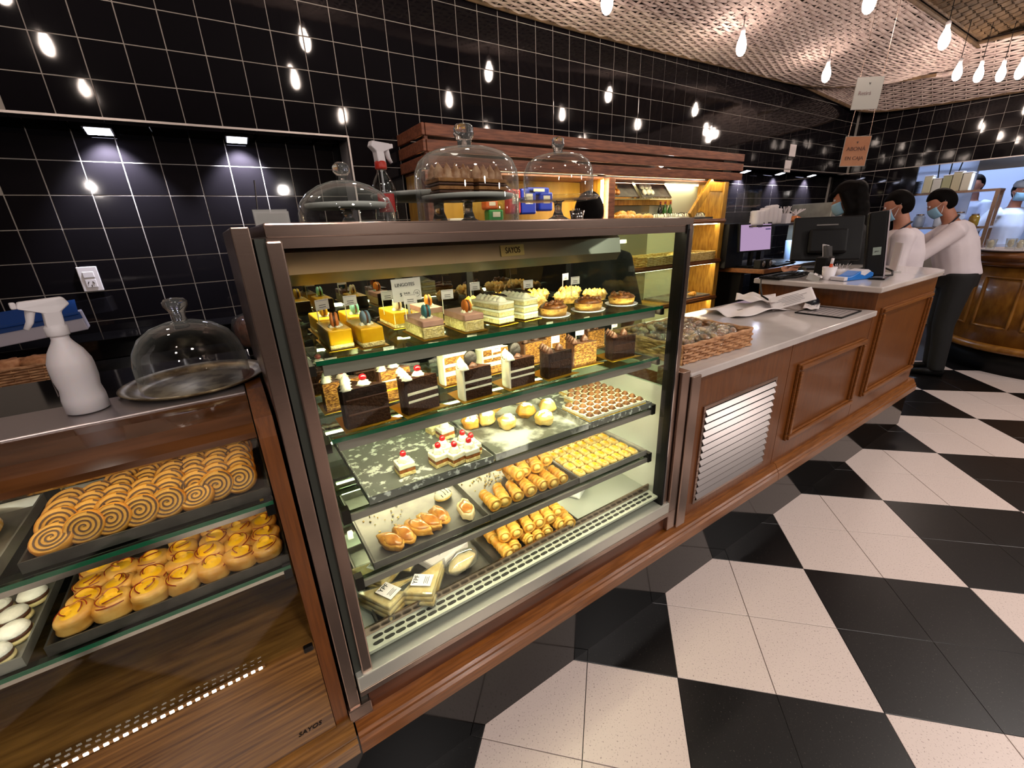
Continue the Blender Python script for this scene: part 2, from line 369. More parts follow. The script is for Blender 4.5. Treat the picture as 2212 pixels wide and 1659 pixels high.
for i, (x, lb) in enumerate([(4.45, 'first niche lamp right of the bread hutch'), (5.3, 'second niche lamp right of the bread hutch'), (6.1, 'third niche lamp, before the wall corner'), (6.95, 'niche lamp nearest the wall corner')]):
    wedge(x, lb, pw=75)
# wall socket
t = thing('power_socket', 'white wall plate with switch and power socket on black tiles', 'socket', (-.666, 2.172, 1.279))
B().box((0, 0, 0), (.080, .010, .125)).obj('plate', WHITEP, t, bev=.003); B().box((0, -.006, .022), (.044, .006, .03)).obj('switch', WHITEP, t, bev=.002)
B().box((0, -.006, -.022), (.044, .004, .042)).obj('socket_face', WHITEP, t, bev=.002)
hs = B().box((-.010, -.0085, -.018), (.003, .002, .012), (0, .5, 0)).box((.010, -.0085, -.018), (.003, .002, .012), (0, -.5, 0)).box((0, -.0085, -.034), (.003, .002, .010)); hs.obj('socket_slots', BLACKM, t)
# ================================================================ counter furniture
YF = -.18
def zt(x, z): return z - .022 * (x - .5)
def shear(b, k=.022, zmin=.6):
    b.v = [(x, y, z - k * (x - .5)) for x, y, z in b.v]; return b
# ---- left pastry cabinet
cab = thing('pastry_cabinet', 'dark wood pastry cabinet with glass front, left of the steel case', 'display cabinet', (0, 0, 0))
val = [(-.055, 1.166), (-.10, 1.164), (-.15, 1.157), (-.178, 1.147), (-.190, 1.135), (-.188, 1.124), (-.178, 1.117), (-.16, 1.114), (-.16, 1.12), (-.17, 1.128), (-.17, 1.135), (-.14, 1.146), (-.055, 1.152)]
b = B(); n = len(val)
b.add([(-1.35, y, z) for y, z in val] + [(-.102, y, z) for y, z in val], [tuple(range(n)), tuple(range(2 * n - 1, n - 1, -1))] + [(i, i + n, (i + 1) % n + n, (i + 1) % n) for i in range(n)])
b.obj('valance', mat('valance_wood', '43260f', .1, c2='5c371b', scale=5, stretch=(1.2, 6, 9), spec=.5), cab)
B().b6(-1.35, -.102, -.062, .075, 1.150, 1.169).obj('top_strip', mat('pale_steel_top', 'b3a8a6', .3, .8), cab, bev=.002)
B().b6(-1.35, -.075, .077, .35, 1.135, 1.164).obj('top_slab', BLACKG, cab, bev=.003)
post = [(-.18, .375), (-.18, 1.115), (-.17, 1.15), (-.06, 1.172), (.10, 1.172), (.10, 1.13), (-.12, 1.11), (-.13, .375)]
b = B(); n = len(post)
b.add([(-.100, y, z) for y, z in post] + [(-.072, y, z) for y, z in post], [tuple(range(n)), tuple(range(2 * n - 1, n - 1, -1))] + [(i, i + n, (i + 1) % n + n, (i + 1) % n) for i in range(n)])
b.obj('end_post', WOODZ, cab)
B().b6(-.098, -.074, -.12, .35, .36, 1.13).obj('end_panel', WOODY, cab)
B().b6(-1.35, -.075, .34, .355, .36, 1.13).obj('back_panel', BLACKM, cab)
B().b6(-1.35, -.100, -.178, .34, .60, .635).obj('deck', WOODC, cab)
B().b6(-1.35, -.101, -.184, -.16, .372, .637).obj('apron', WOODC, cab)
B().b6(-1.35, -.103, -.180, -.175, .645, 1.12).obj('front_glass', GLASSF, cab)
B().box((-.112, -.184, .634), (.018, .012, .012)).obj('glass_clip', STEELD, cab, bev=.002)
for z, nm in ((.985, 'upper'), (.835, 'lower')):
    s = B().b6(-1.35, -.104, -.165, .30, z - .008, z).obj('shelf', GLASSG, cab)
    B().b6(-1.35, -.104, -.166, -.1655, z - .008, z).obj('glass_edge', GEDGE, s)
    B().b6(-1.35, -.104, -.155, -.140, z - .024, z - .009).obj('rail', CHROME, s)
    B().b6(-.118, -.104, -.165, -.13, z - .03, z + .005).obj('bracket', BLACKM, s)
    if z > .9: B().b6(-1.3, -.13, -.139, -.131, z - .022, z - .012).obj('shelf_lamp', glow('cabinet_shelf_led', 'ffe9c4', 16), s); B().b6(-1.3, -.125, -.142, -.124, z - .0115, z - .0085).obj('lamp_cap', STEELD, s)  # lamp and cap added under the upper shelf to brighten the lower tray
for x in (-.46, -.86): B().b6(x - .012, x + .012, .20, .21, .64, 1.11).obj('support_bar', WOODY, cab)
LEDW = glow('led_white', 'fff4e4', 12)
st = thing('led_strip', 'dotted white LED strip along the pastry cabinet glass', 'light strip', (0, 0, 0))  # glowing dots stand for the LED strip's reflection in the glass
B().b6(-1.2, -.19, -.1865, -.1805, .6425, .6475).obj('strip', mat('strip_tape', '6a4a2a', .4), st)
dm = B().box((0, 0, 0), (.0062, .002, .0046)).mesh('led'); dm.materials.append(LEDW)
for k in range(34): ob('led', dm, None, st, (-.198 - k * .0128, -.1875, .6455 + .0001 * k))
text('engraved_name', 'SAYOS', .016, BLACKM, cab, (-.150, -.1845, .415), (PI / 2, 0, 0), shear=.25)
# warm strip light under the valance
B().b6(-1.3, -.12, -.135, -.115, 1.118, 1.124).obj('valance_lamp', glow('warm_strip', 'ffe9c4', 13), cab)
def tray(name, label, x0, x1, y0, y1, z, m=TRAY, hh=.016, group='baking trays', tilt=0):
    t = .0012; fl = .006; b = B()
    o_, i_ = [(x0 - fl, y0 - fl), (x1 + fl, y0 - fl), (x1 + fl, y1 + fl), (x0 - fl, y1 + fl)], [(x0, y0), (x1, y0), (x1, y1), (x0, y1)]
    vs = [(x, y, z) for x, y in i_] + [(x, y, z + hh) for x, y in o_] + [(x, y, z + hh) for x, y in [(x0 - fl - .003, y0 - fl - .003), (x1 + fl + .003, y0 - fl - .003), (x1 + fl + .003, y1 + fl + .003), (x0 - fl - .003, y1 + fl + .003)]] + [(x, y, z - .003) for x, y in [(x0 - fl - .003, y0 - fl - .003), (x1 + fl + .003, y0 - fl - .003), (x1 + fl + .003, y1 + fl + .003), (x0 - fl - .003, y1 + fl + .003)]]
    fs = [(0, 1, 2, 3)] + [(i, 4 + i, 4 + (i + 1) % 4, (i + 1) % 4) for i in range(4)] + [(4 + i, 8 + i, 8 + (i + 1) % 4, 4 + (i + 1) % 4) for i in range(4)] + [(8 + i, 12 + i, 12 + (i + 1) % 4, 8 + (i + 1) % 4) for i in range(4)] + [(15, 14, 13, 12)]
    b.add(vs, [tuple(reversed(f)) for f in fs][:0] + fs)
    if tilt: shear(b, tilt)
    return tag(b.obj(name, m), label, 'tray', group)
tray('baking_tray', 'steel tray of spiral rolls on the upper cabinet shelf', -.425, -.112, -.142, .085, .990, TRAYD)
tray('baking_tray', 'dark tray of apple rosettes on the lower cabinet shelf', -.440, -.112, -.150, .060, .840, TRAYD)
tray('baking_tray', 'tray of sugared flat pastry at far left, upper shelf', -.80, -.470, -.142, .085, .990, TRAY)
tray('baking_tray', 'tray of white iced biscuits at far left, lower shelf', -.82, -.482, -.150, .060, .840, TRAY)
# ---- steel refrigerated case
case = thing('refrigerated_case', 'stainless steel refrigerated cake case with glass front and four shelves', 'display case', (0, 0, 0))
B().b6(-.066, -.041, -.185, .34, .378, 1.458).obj('outer_side_panel', STEEL, case, bev=.002)
B().b6(-.038, -.022, -.178, .34, .40, 1.440).obj('inner_side_panel', mat('dim_steel', '3a3d36', .55, .3), case)
B().b6(-.024, .0, -.190, -.150, .485, 1.436).obj('left_post', STEEL, case, bev=.003)
B().b6(-.038, 1.10, -.197, -.140, .450, .492).obj('bottom_rail', mat('pale_rail', 'c9c8bc', .3, .6), case, bev=.003)
B().b6(-.038, 1.10, -.1995, -.190, .438, .452).obj('rail_lip', STEELX, case)
B().b6(-.02, 1.12, -.180, .34, .355, .44).obj('base_panel', mat('base_wood', '4a2612', .3, c2='5f3318', scale=6, stretch=(1, 5, 9)), case)
B().b6(-.070, -.018, -.190, -.10, .362, .40).obj('foot_block', STEEL, case, bev=.002)
B().b6(1.030, 1.040, -.190, -.150, .49, 1.432).obj('right_gasket', BLACKM, case)
B().b6(1.040, 1.062, -.188, -.145, .45, 1.428).obj('right_post', STEEL, case, bev=.003)
B().b6(1.0345, 1.0385, -.192, -.188, .49, 1.42).obj('post_bead', CHROME, case)
b = B().b6(1.066, 1.108, -.198, -.10, .372, .985).obj('corner_trim', STEEL, case, bev=.002)
B().b6(1.112, 1.162, -.205, -.12, .366, .962).obj('corner_cover', STEEL, case, bev=.003)
shear(B().b6(-.022, 1.062, -.187, .345, 1.4335, 1.4565), .012).obj('top_panel', STEELX, case, bev=.003)
shear(B().b6(-.022, 1.062, -.186, -.180, 1.418, 1.434), .012).obj('top_lip', STEELX, case)
hp_ = [(.10, 1.433), (.062, 1.405), (.055, 1.36), (.072, 1.335), (.075, 1.337), (.059, 1.361), (.066, 1.403), (.103, 1.430)]; n = len(hp_)
hood = shear(B().add([(0, y, z) for y, z in hp_] + [(1.03, y, z) for y, z in hp_], [tuple(range(n)), tuple(range(2 * n - 1, n - 1, -1))] + [(i, i + n, (i + 1) % n + n, (i + 1) % n) for i in range(n)]), .012).obj('lamp_hood', mat('hood_steel', '86827a', .3, .95), case)
B().b6(0, 1.04, -.1785, -.1735, .49, 1.420).obj('front_glass', GLASSF, case)
B().b6(1.044, 1.048, -.15, .31, .93, 1.425).obj('right_glass', GLASSS, case)
B().b6(1.040, 1.052, -.15, .31, .44, .93).obj('right_inner_panel', mat('white_liner', 'c8cabf', .35), case)
for x0, x1, y in ((.0, .60, .305), (.57, 1.04, .318)):
    d = B().b6(x0 + .02, x1 - .02, y, y + .004, .52, 1.36).obj('sliding_door', GLASSB, case)
    B().b6(x0, x0 + .022, y - .004, y + .008, .50, 1.40).b6(x1 - .022, x1, y - .004, y + .008, .50, 1.40).b6(x0, x1, y - .004, y + .008, 1.36, 1.40).b6(x0, x1, y - .004, y + .008, .50, .52).obj('door_frame', BLACKM, d)
B().b6(0, 1.04, -.13, .335, .505, .524).obj('deck', mat('steel_deck', 'c4c8bd', .3, .35), case)
B().b6(0, 1.04, .29, .345, .44, .53).obj('rear_sill', STEEL, case)
v = B().b6(.0, 1.035, -.172, -.128, .515, .523).obj('vent_grille', mat('vent_steel', 'd2d4c4', .35, .3), case)
B().b6(.0, 1.035, -.1275, -.122, .522, .548).obj('vent_fence', STEELX, case)
sm = B().prism([(.009 * math.cos(a) * 1.0 + (.004 if math.cos(a) > 0 else -.004), .0052 * math.sin(a)) for a in [2 * PI * i / 12 for i in range(12)]], 0, .0008).mesh('vent_slot'); sm.materials.append(mat('slot_shadow', '26251f', .7))
for r, yy in enumerate((-.158, -.140)):
    for k in range(36): ob('vent_slot', sm, None, v, (.028 + k * .0278 + r * .004, yy, .5231))  # dark plates laid on top paint the shade of open slots
CRAIL = mat('case_rail', '9c958d', .35, .45)
CASEL = glow('case_led', 'fff2c8', 85)
def shelf(z, name, x1=1.012):
    s = shear(B().b6(.018, x1, -.142, .285, z - .009, z)).obj(name, GLASSG, case)
    shear(B().b6(.018, x1, -.1432, -.1422, z - .009, z)).obj('glass_edge', GEDGE, s)
    shear(B().b6(.03, .99, -.132, -.126, z - .034, z - .010)).obj('front_rail', CRAIL, s)
    shear(B().b6(.07, .98, -.1255, -.1195, z - .026, z - .014)).obj('lamp_strip', CASEL, s); shear(B().b6(.025, 1.0, -.132, -.114, z - .0125, z - .0095)).obj('rail_flange', STEELX, s)
    for xx in (.008, x1): shear(B().b6(xx - .004, xx + .008, -.142, .28, z - .028, z - .008)).obj('bracket', STEELD, s)
    return s
shelf(1.212, 'shelf'); shelf(1.050, 'shelf')
for z in (.876, .696):
    s = shear(B().b6(.018, 1.0, -.14, .285, z - .008, z)).obj('shelf', GLASSG, case)
    shear(B().b6(.018, 1.0, -.146, -.137, z - .022, z - .006)).obj('front_rail', CRAIL, s)
    shear(B().b6(.07, .97, .262, .272, z - .022, z - .012)).obj('lamp_strip', CASEL, s); shear(B().b6(.07, .97, -.1362, -.1300, z - .020, z - .0125)).obj('lamp_strip', glow('low_shelf_led', 'fff4d0', 62), s); shear(B().b6(.025, .995, -.140, -.122, z - .0115, z - .0085)).obj('rail_flange', STEELX, s); shear(B().b6(.025, .995, .255, .276, z - .0115, z - .0085)).obj('rail_flange', STEELX, s)  # rear lamp strip is added to brighten what stands below
    for xx in (.012, .995): shear(B().b6(xx - .005, xx + .012, -.150, -.13, z - .022, z + .012)).obj('bracket', STEELD, s)
shear(B().b6(.02, 1.02, .085, .110, 1.385, 1.395), .012).obj('hood_lamp', glow('hood_led', 'fff2c8', 60), case)
shear(B().b6(.02, 1.02, -.177, -.169, 1.4265, 1.4325), .012).obj('lip_lamp', glow('lip_led', 'fff2cc', 60), case); shear(B().b6(.015, 1.025, -.1675, -.1645, 1.4235, 1.4335), .012).obj('lip_lamp_shield', STEELX, case)  # shield added to keep the lip lamp's light off the hood
pl = B().box((.598, .0565, 1.3835), (.078, .004, .030), (-.15, 0, 0)).obj('name_plate', mat('brass_plate', 'b5aa7c', .3, .6), case, bev=.001)
text('plate_lettering', 'SAYOS', .023, BLACKM, pl, (.598, .0538, 1.3835), (PI / 2 - .15, 0, 0), sx=.72)
# trays in the case
SUG = mat('sugared_tray', '74766f', .4, .2, c2='e9eee4', scale=60, lo=.54, hi=.62, detail=9)
SUG2 = mat('heavily_sugared_tray', '76786f', .45, .4, c2='eef0e8', scale=11, lo=.44, hi=.56, detail=9)
CRUMB = mat('used_tray', '5c5a55', .38, .45, c2='77746c', scale=18)
tray('baking_tray', 'sugar-dusted tray with cherry cakes on the third case shelf', .075, .372, -.140, .185, .884, SUG, tilt=.022)
tray('baking_tray', 'tray white with icing sugar under the puff buns', .398, .700, -.138, .200, .884, SUG2, tilt=.022)
tray('baking_tray', 'tray under the chocolate-rosette cream squares', .722, .980, -.138, .200, .884, SUG, tilt=.022)
tray('baking_tray', 'nearly empty tray of glazed buns on the fourth case shelf', .062, .356, -.128, .185, .704, CRUMB, tilt=.022)
tray('baking_tray', 'tray of cream horns on the fourth case shelf', .374, .672, -.130, .195, .704, CRUMB, tilt=.022)
tray('baking_tray', 'tray of custard fingers on the fourth case shelf', .692, .982, -.132, .195, .704, TRAY, tilt=.022)
tray('baking_tray', 'tray holding wrapped sandwiches on the case floor', .048, .372, -.116, .185, .528, TRAYD)
tray('baking_tray', 'tray of cream horns on the case floor', .388, .690, -.116, .185, .528, TRAYD)
# ---- lower counter
low = thing('service_counter', 'low varnished wood service counter with louvred grille', 'counter', (0, 0, 0))
B().b6(1.115, 1.838, YF, .40, .30, .944).obj('grille_panel', WOODZ, low)
B().b6(1.842, 2.68, YF, .40, .30, .944).obj('door_panel', WOODZ, low)
def frame(x0, x1, z0, z1, y, m, par, w=.032):
    for (a, b_, c, d) in ((x0, x1, z1 - w, z1), (x0, x1, z0, z0 + w), (x0, x0 + w, z0 + w, z1 - w), (x1 - w, x1, z0 + w, z1 - w)):
        hz = (b_ - a) > (d - c)
        q = B().b6(a, b_, y - .012, y, c, d)
        if hz: q.b6(a + .004, b_ - .004, y - .022, y - .012, c + .006, d - .006)
        else: q.b6(a + .006, b_ - .006, y - .022, y - .012, c + .002, d - .002)
        q.obj('moulding', m, par, bev=.003)
frame(1.918, 2.628, .462, .836, YF, WOOD, low)
gr = B().b6(1.232, 1.742, YF - .006, YF + .004, .806, .818).b6(1.232, 1.742, YF - .006, YF + .004, .408, .420).b6(1.232, 1.244, YF - .006, YF + .004, .42, .806).b6(1.730, 1.742, YF - .006, YF + .004, .42, .806).obj('grille_frame', STEEL, low)
B().b6(1.24, 1.735, YF - .0015, YF - .0005, .415, .81).obj('grille_opening', mat('vent_dark', '070606', .8), low)
sl = B().box((0, 0, 0), (.486, .0025, .0185), (-.62, 0, 0)).mesh('louvre_slat'); sl.materials.append(mat('louvre_steel', 'aaa19f', .3, .92))
for k in range(13): ob('louvre_slat', sl, None, low, (1.487, YF - .008, .436 + k * .0296))
tag(B().b6(1.112, 2.668, -.198, .43, .944, .972).obj('marble_worktop', MARBLE, bev=.004), 'white marble slab on the low service counter', 'worktop')
# ---- raised cashier counter
hi = thing('cashier_counter', 'tall varnished wood cashier counter with framed panel', 'counter', (0, 0, 0))
B().b6(2.684, 3.64, YF, .42, .30, 1.068).obj('body', WOODZ, hi)
frame(2.770, 3.575, .465, .972, YF, WOOD, hi)
poly = [(2.60, -.215), (3.50, -.215)] + [(3.66 + .16 * math.cos(a), -.055 + .16 * math.sin(a)) for a in [-PI / 2 + PI / 2 * i / 6 for i in range(7)]] + [(3.82, .2), (3.72, .43), (2.60, .43)]
poly = [(2.60, -.215), (3.56, -.215), (3.65, -.20), (3.72, -.15), (3.76, -.08), (3.78, .02), (3.78, .30), (3.70, .43), (2.62, .43)]
tag(B().prism(poly, 1.068, 1.098).obj('marble_worktop', MARBLE, bev=.006), 'white marble slab with rounded corner on the cashier counter', 'worktop')
# ================================================================ cakes and pastries
def M(n, a, r=.6, b=None, s=60, bump=.25, **k): return mat(n, a, r, c2=b, scale=s, bump=bump if b else 0, **k)
YEL = M('yellow_mousse', 'e8a800', .35, 'f4bb12', 30, .1, coat=.3); SPONGE = M('pale_sponge', 'd9bf72', .85, 'efdc9c', 160, .6)
PINK = M('pink_mousse', 'b98a78', .4, 'c79a86', 40, .1); CREAM = M('whipped_cream', 'f3ecc9', .5, 'fbf6de', 30, .1, sss=.1)
GOLD = mat('gold_card', 'c9972a', .28, .85); WCARD = PAPER
CHOC = M('chocolate_sponge', '2a150a', .8, '3d2210', 170, .6, spec=.15); CHOCD = M('dark_chocolate', '1d0d06', .5, '2b150a', 90, .4, spec=.25); CHOCM = M('chocolate_cream', '4a2a1a', .45, '5b3623', 60, .2)
TOAST = M('nutty_layers', '7a4a1c', .8, 'c98f3e', 110, .7, lo=.4, hi=.6, stretch=(1, 1, 2.5)); CUST = M('custard', 'f0b31c', .25, 'f7cb45', 40, .1, coat=.5)
RED = mat('glace_cherry', 'c1121a', .12, coat=.6); CRUST = M('tart_crust', 'c98d3c', .7, 'e2b05c', 90, .4); BROWNT = M('caramel_top', '6b3814', .3, 'a8642a', 70, .5, coat=.4)
PUFF = M('golden_puff', 'c8801f', .45, 'eab550', 45, .3, coat=.25); PUFFL = M('light_puff', 'e0b14e', .5, 'f4dc90', 45, .3, coat=.15); SUGAR = M('icing_sugar', 'f4f1ea', .8, 'fffdf6', 80, .3)
BLK = mat('black_biscuit', '120c0a', .6, c2='1d1512', scale=90, bump=.4)
LINEK = mat('print_grey', '4a4a4a', .8)
def price_tag(x, y, z, label, rz=0, w=.030, h=.022, stick=.035, lines=1):
    t = thing('price_tag', label, 'tag', (x, y, z), rz, 'price tags')
    B().box((0, 0, stick + h / 2), (w, .0012, h)).obj('card', WCARD, t); B().b6(-w / 2 + .001, -w / 2 + .0025, -.0005, .0012, 0, stick).obj('stick', CREAM, t)
    b = B()
    for k in range(lines): b.box((0, -.0008, stick + h * (.45 - .2 * k)), (w * .5, .0004, .0014))
    b.box((0, -.0008, stick + h * .9), (w * .8, .0004, .0006)).box((0, -.0008, stick + h * .1), (w * .8, .0004, .0006)); b.obj('print', LINEK, t); return t
def card(w, d, par, m=GOLD, rz=0, x=0, y=0): return B().box((x, y, .0010), (w, d, .0016), (0, 0, rz)).obj('cake_card', m, par)
def macaron(c1, par, loc, rz, r=.016):
    m = M('macaron_' + c1, c1, .6, c1[:-1] + ('8' if c1[-1] < '8' else 'f'), 60, .15)
    a = B().lathe([(.001, -.0085), (r * .7, -.0082), (r * .95, -.006), (r, -.003), (r * .97, -.0022)], 20).lathe([(r * .97, .0022), (r, .003), (r * .95, .006), (r * .7, .0082), (.001, .0085)], 20)
    o = a.obj('macaron', m, par, True, loc, (PI / 2, .25, rz)); B().lathe([(r * .9, -.0025), (r * .92, 0), (r * .9, .0025)], 20).obj('macaron_filling', CHOCM, o); return o
def dollops(par, pts, r, h, m, name='cream_rosette', k=6):
    for p in pts: B().swirl(p, r, h, k).obj(name, m, par, True)
Z1 = 1.212
def bar(x, y, L, W, H, top, mac, label, name, rz=0, layers=None, macy=.0):
    z = zt(x, Z1); t = thing(name, label, 'cake', (x, y, z), rz, 'bar cakes on the top shelf'); card(W + .012, L + .014, t)
    if top is YEL:
        B().box((0, 0, .0018 + H / 2), (W, L, H)).obj('mousse', YEL, t, bev=.003); B().box((0, -.0005, .0018 + H * .14), (W + .0006, L + .0012, H * .26)).obj('sponge_base', SPONGE, t, bev=.002)
    else:
        B().box((0, 0, .0018 + H * .32), (W, L, H * .64)).obj('sponge', SPONGE, t, bev=.002); B().box((0, 0, .0018 + H * .82), (W + .0004, L + .0004, H * .36)).obj('mousse', top, t, bev=.002)
    for k in range(5):
        a = 2 * PI * k / 5; B().swirl((.010 * math.cos(a), -L * .18 + macy + .008 * math.sin(a), H + .001), .0065, .008, 5, n=12, m=4).obj('cream_star', CREAM, t, True)
    macaron(mac, t, (0, -L * .18 + macy, H + .016), rz + rnd(-.2, .2) + PI / 2)
    return t
bar(.082, -.020, .125, .046, .040, YEL, 'd07a3a', 'yellow bar cake with peach macaron, front left corner', 'bar_cake')
bar(.140, -.040, .125, .046, .040, YEL, '6f8796', 'yellow bar cake with grey-blue macaron, front row', 'bar_cake')
bar(.090, .130, .120, .046, .040, YEL, 'd8b02a', 'yellow bar cake with yellow macaron, left back', 'bar_cake')
bar(.158, .115, .120, .046, .040, YEL, '7fc0a8', 'yellow bar cake with mint macaron, second row', 'bar_cake')
bar(.262, .110, .120, .050, .038, YEL, 'e8dcae', 'yellow bar cake with cream-coloured macaron', 'bar_cake')
bar(.272, -.052, .115, .050, .040, PINK, '2f6f74', 'pink-topped bar cake with teal macaron, front row', 'bar_cake')
bar(.378, -.045, .115, .050, .040, PINK, 'c8701a', 'pink-topped bar cake with orange macaron, front row', 'bar_cake')
bar(.345, .105, .110, .048, .040, PINK, 'd8801f', 'pink-topped bar cake with orange macaron, back row', 'bar_cake')
def cream_slice(x, y, label):
    t = thing('cream_slice', label, 'cake', (x, y, zt(x, Z1)), .12, 'cream layer slices'); card(.062, .13, t)
    for k in range(3):
        B().box((0, 0, .010 + k * .018), (.05, .115, .012)).obj('sponge_layer', M('speckled_sponge', 'e2d29a', .85, 'c9a862', 120, .5, lo=.5, hi=.7), t, bev=.002)
        B().box((0, 0, .018 + k * .018), (.0505, .1155, .006)).obj('cream_layer', CREAM, t, bev=.0015)
    for k in range(6): B().swirl((-.004, -.042 + k * .017, .057), .017, .014, 7, n=16, m=4).obj('cream_ridge', CREAM, t, True)
    B().box((.014, .005, .070), (.012, .085, .003), (0, .5, 0)).obj('chocolate_shard', CHOCD, t)
cream_slice(.475, -.025, 'cream layer slice with chocolate shard beside the pink bar cakes'); cream_slice(.560, -.012, 'cream layer slice with chocolate shard beside the caramel tart')
def tart(x, y, r, top, label, fill=None, plate=True, h=.020, spikes=False, name='tart'):
    t = thing(name, label, 'tart', (x, y, zt(x, Z1)), rnd(0, 3), 'tarts on the top shelf')
    if plate: B().lathe([(.001, .0), (r * 1.15, .0005), (r * 1.22, .003), (r * 1.2, .0035), (r * 1.05, .0018), (.001, .0015)], 28, caps=False).obj('paper_plate', WHITEP, t, True)
    B().lathe([(.001, .003), (r * .9, .003), (r, .003 + h), (r * .95, .003 + h), (r * .9, h * .8)], 30, fn=lambda a, q: 1 + .012 * math.cos(24 * a)).obj('crust', CRUST, t, True)
    if not spikes:
        B().lathe([(r * .95, h * .9), (r * .9, h + .008), (r * .6, h + .014), (r * .3, h + .013), (.001, h + .016)], 26, fn=lambda a, q: 1 + .05 * math.sin(5 * a + 9 * q) + .04 * math.cos(11 * a)).obj('topping', top, t, True)
        for k in range(11):
            a = rnd(0, 6.3); rr = r * rnd(.15, .8); B().ball((rr * math.cos(a), rr * math.sin(a), h + .014), (.007, .006, .006), 8, 5).obj('nut', top, t, True)
    else:
        for k in range(16):
            rr, a = (r * .75, k * 2 * PI / 10) if k < 10 else (r * .35, k * 2 * PI / 6)
            B().swirl((rr * math.cos(a), rr * math.sin(a), h), .014, .017, 5, n=10, m=5).obj('meringue_peak', top, t, True)
    return t
MER = M('toasted_meringue', 'e8a62c', .5, 'f4d488', 50, .2, lo=.4, hi=.6)
tart(.655, -.052, .040, BROWNT, 'caramel nut tart beside the cream slices'); tart(.790, -.048, .042, BROWNT, 'dark glazed tart in the middle of the top shelf')
tart(.945, -.035, .042, BROWNT, 'toasted flaked tart at the right end of the top shelf')
for x, y, lb in ((.935, .20, 'meringue tart at the back right of the top shelf'), (.828, .095, 'meringue tart behind the dark glazed tart'), (.800, .215, 'meringue tart in the back row, left of the rear right one'), (.945, .085, 'meringue tart behind the flaked tart'), (.690, .090, 'meringue tart behind the caramel tart'), (.660, .215, 'meringue tart at the back centre of the top shelf'), (.555, .20, 'meringue tart behind the cream slices')):
    tart(x, y, .040, MER, lb, spikes=True, plate=False, name='meringue_tart')
# the big price card
t = thing('price_sign', 'white price card reading LINGOTES above the bar cakes', 'sign', (.262, .005, zt(.26, Z1)), .05)
B().box((0, 0, .098), (.072, .0015, .052)).obj('card', WCARD, t); B().b6(-.003, .003, 0, .0015, .0, .075).obj('stick', CREAM, t)
text('sign_heading', 'LINGOTES', .0105, LINEK, t, (-.004, -.0012, .110), (PI / 2, 0, 0)); text('sign_price', '$ 350', .011, LINEK, t, (-.006, -.0012, .088), (PI / 2, 0, 0))
B().lathe([(.0082, -.0003), (.0082, .0003), (.0076, .0003), (.0076, -.0003)], 20, caps=False).obj('sign_ring', LINEK, t, False, (.024, -.0012, .088), (PI / 2, 0, 0)); text('sign_initials', 'LG', .007, LINEK, t, (.024, -.0012, .088), (PI / 2, 0, 0))
for x, y, lb in ((.075, .02, 'tag in the yellow-macaron bar cake'), (.140, .045, 'tag in the mint-macaron bar cake'), (.235, .07, 'tag in the cream-macaron bar cake'), (.255, -.03, 'tag in the teal-macaron bar cake'), (.355, -.015, 'tag in the orange-macaron bar cake'), (.490, .09, 'tag behind the first cream slice'), (.630, .03, 'tag behind the caramel tart'), (.79, .01, 'tag stuck in the dark glazed tart'), (.880, .16, 'tag among the rear meringue tarts')):
    price_tag(x, y, zt(x, Z1) + (.035 if y < .1 else .03), lb, rnd(-.3, .3), lines=2)
# ---- second shelf: wedge slices
Z2 = 1.050
def wedge_poly(w, d, n=5):
    # tip at right front, rounded outer side at left/back
    P = [(w, 0)]
    for i in range(n + 1):
        a = i / n; x = .012 * math.sin(a * PI) * -1 + a * .022; P.append((x, a * d))
    return P[::-1]
def slice_(x, y, label, w=.080, d=.062, h=.072, layers=(), coat_m=CHOCD, top=None, deco=None, rz=0, group='cake slices on the second shelf', name='cake_slice', gold=True):
    t = thing(name, label, 'cake', (x, y, zt(x, Z2)), rz, group)
    if gold: B().prism([(-.012, -.012), (w + .02, -.010), (.04, d + .02), (-.012, d + .012)], .0004, .0018).obj('cake_card', GOLD, t)
    P = wedge_poly(w, d); z = .0022; tot = sum(q for _, q in layers)
    for m, q in layers:
        hh = h * q / tot; s = rnd(.985, 1.0); B().prism([(px * s, py * s) for px, py in P], z, z + hh).obj('layer', m, t, bev=.0012); z += hh
    # outer coating on the rounded side
    Q = P[:-1]; b = B(); k = len(Q)
    b.add([(px - .003, py, .002) for px, py in Q] + [(px - .003, py, z + .001) for px, py in Q] + [(px + .002, py, .002) for px, py in Q] + [(px + .002, py, z + .001) for px, py in Q],
          [(i, i + 1, k + i + 1, k + i) for i in range(k - 1)] + [(k + i, k + i + 1, 3 * k + i + 1, 3 * k + i) for i in range(k - 1)] + [(0, k, 3 * k, 2 * k), (k - 1, 3 * k - 1, 4 * k - 1, 2 * k - 1)]); b.obj('coating', coat_m, t)
    if top: B().prism([(px * .99, py * .99) for px, py in P], z, z + .003).obj('icing', top, t, bev=.001); z += .003
    if deco: deco(t, z, w, d)
    return t
def d_cherry(t, z, w, d):
    for i in range(4): B().swirl((.006 + .004 * i, .004 + d * .28 * i, z), .012, .014, 6, n=14, m=4).obj('cream_rosette', CREAM, t, True)
    B().swirl((w * .52, d * .28, z), .015, .013, 6, n=16, m=4).obj('cream_rosette', CREAM, t, True); B().ball((w * .52, d * .28, z + .015), (.008, .008, .0075)).obj('cherry', RED, t, True)
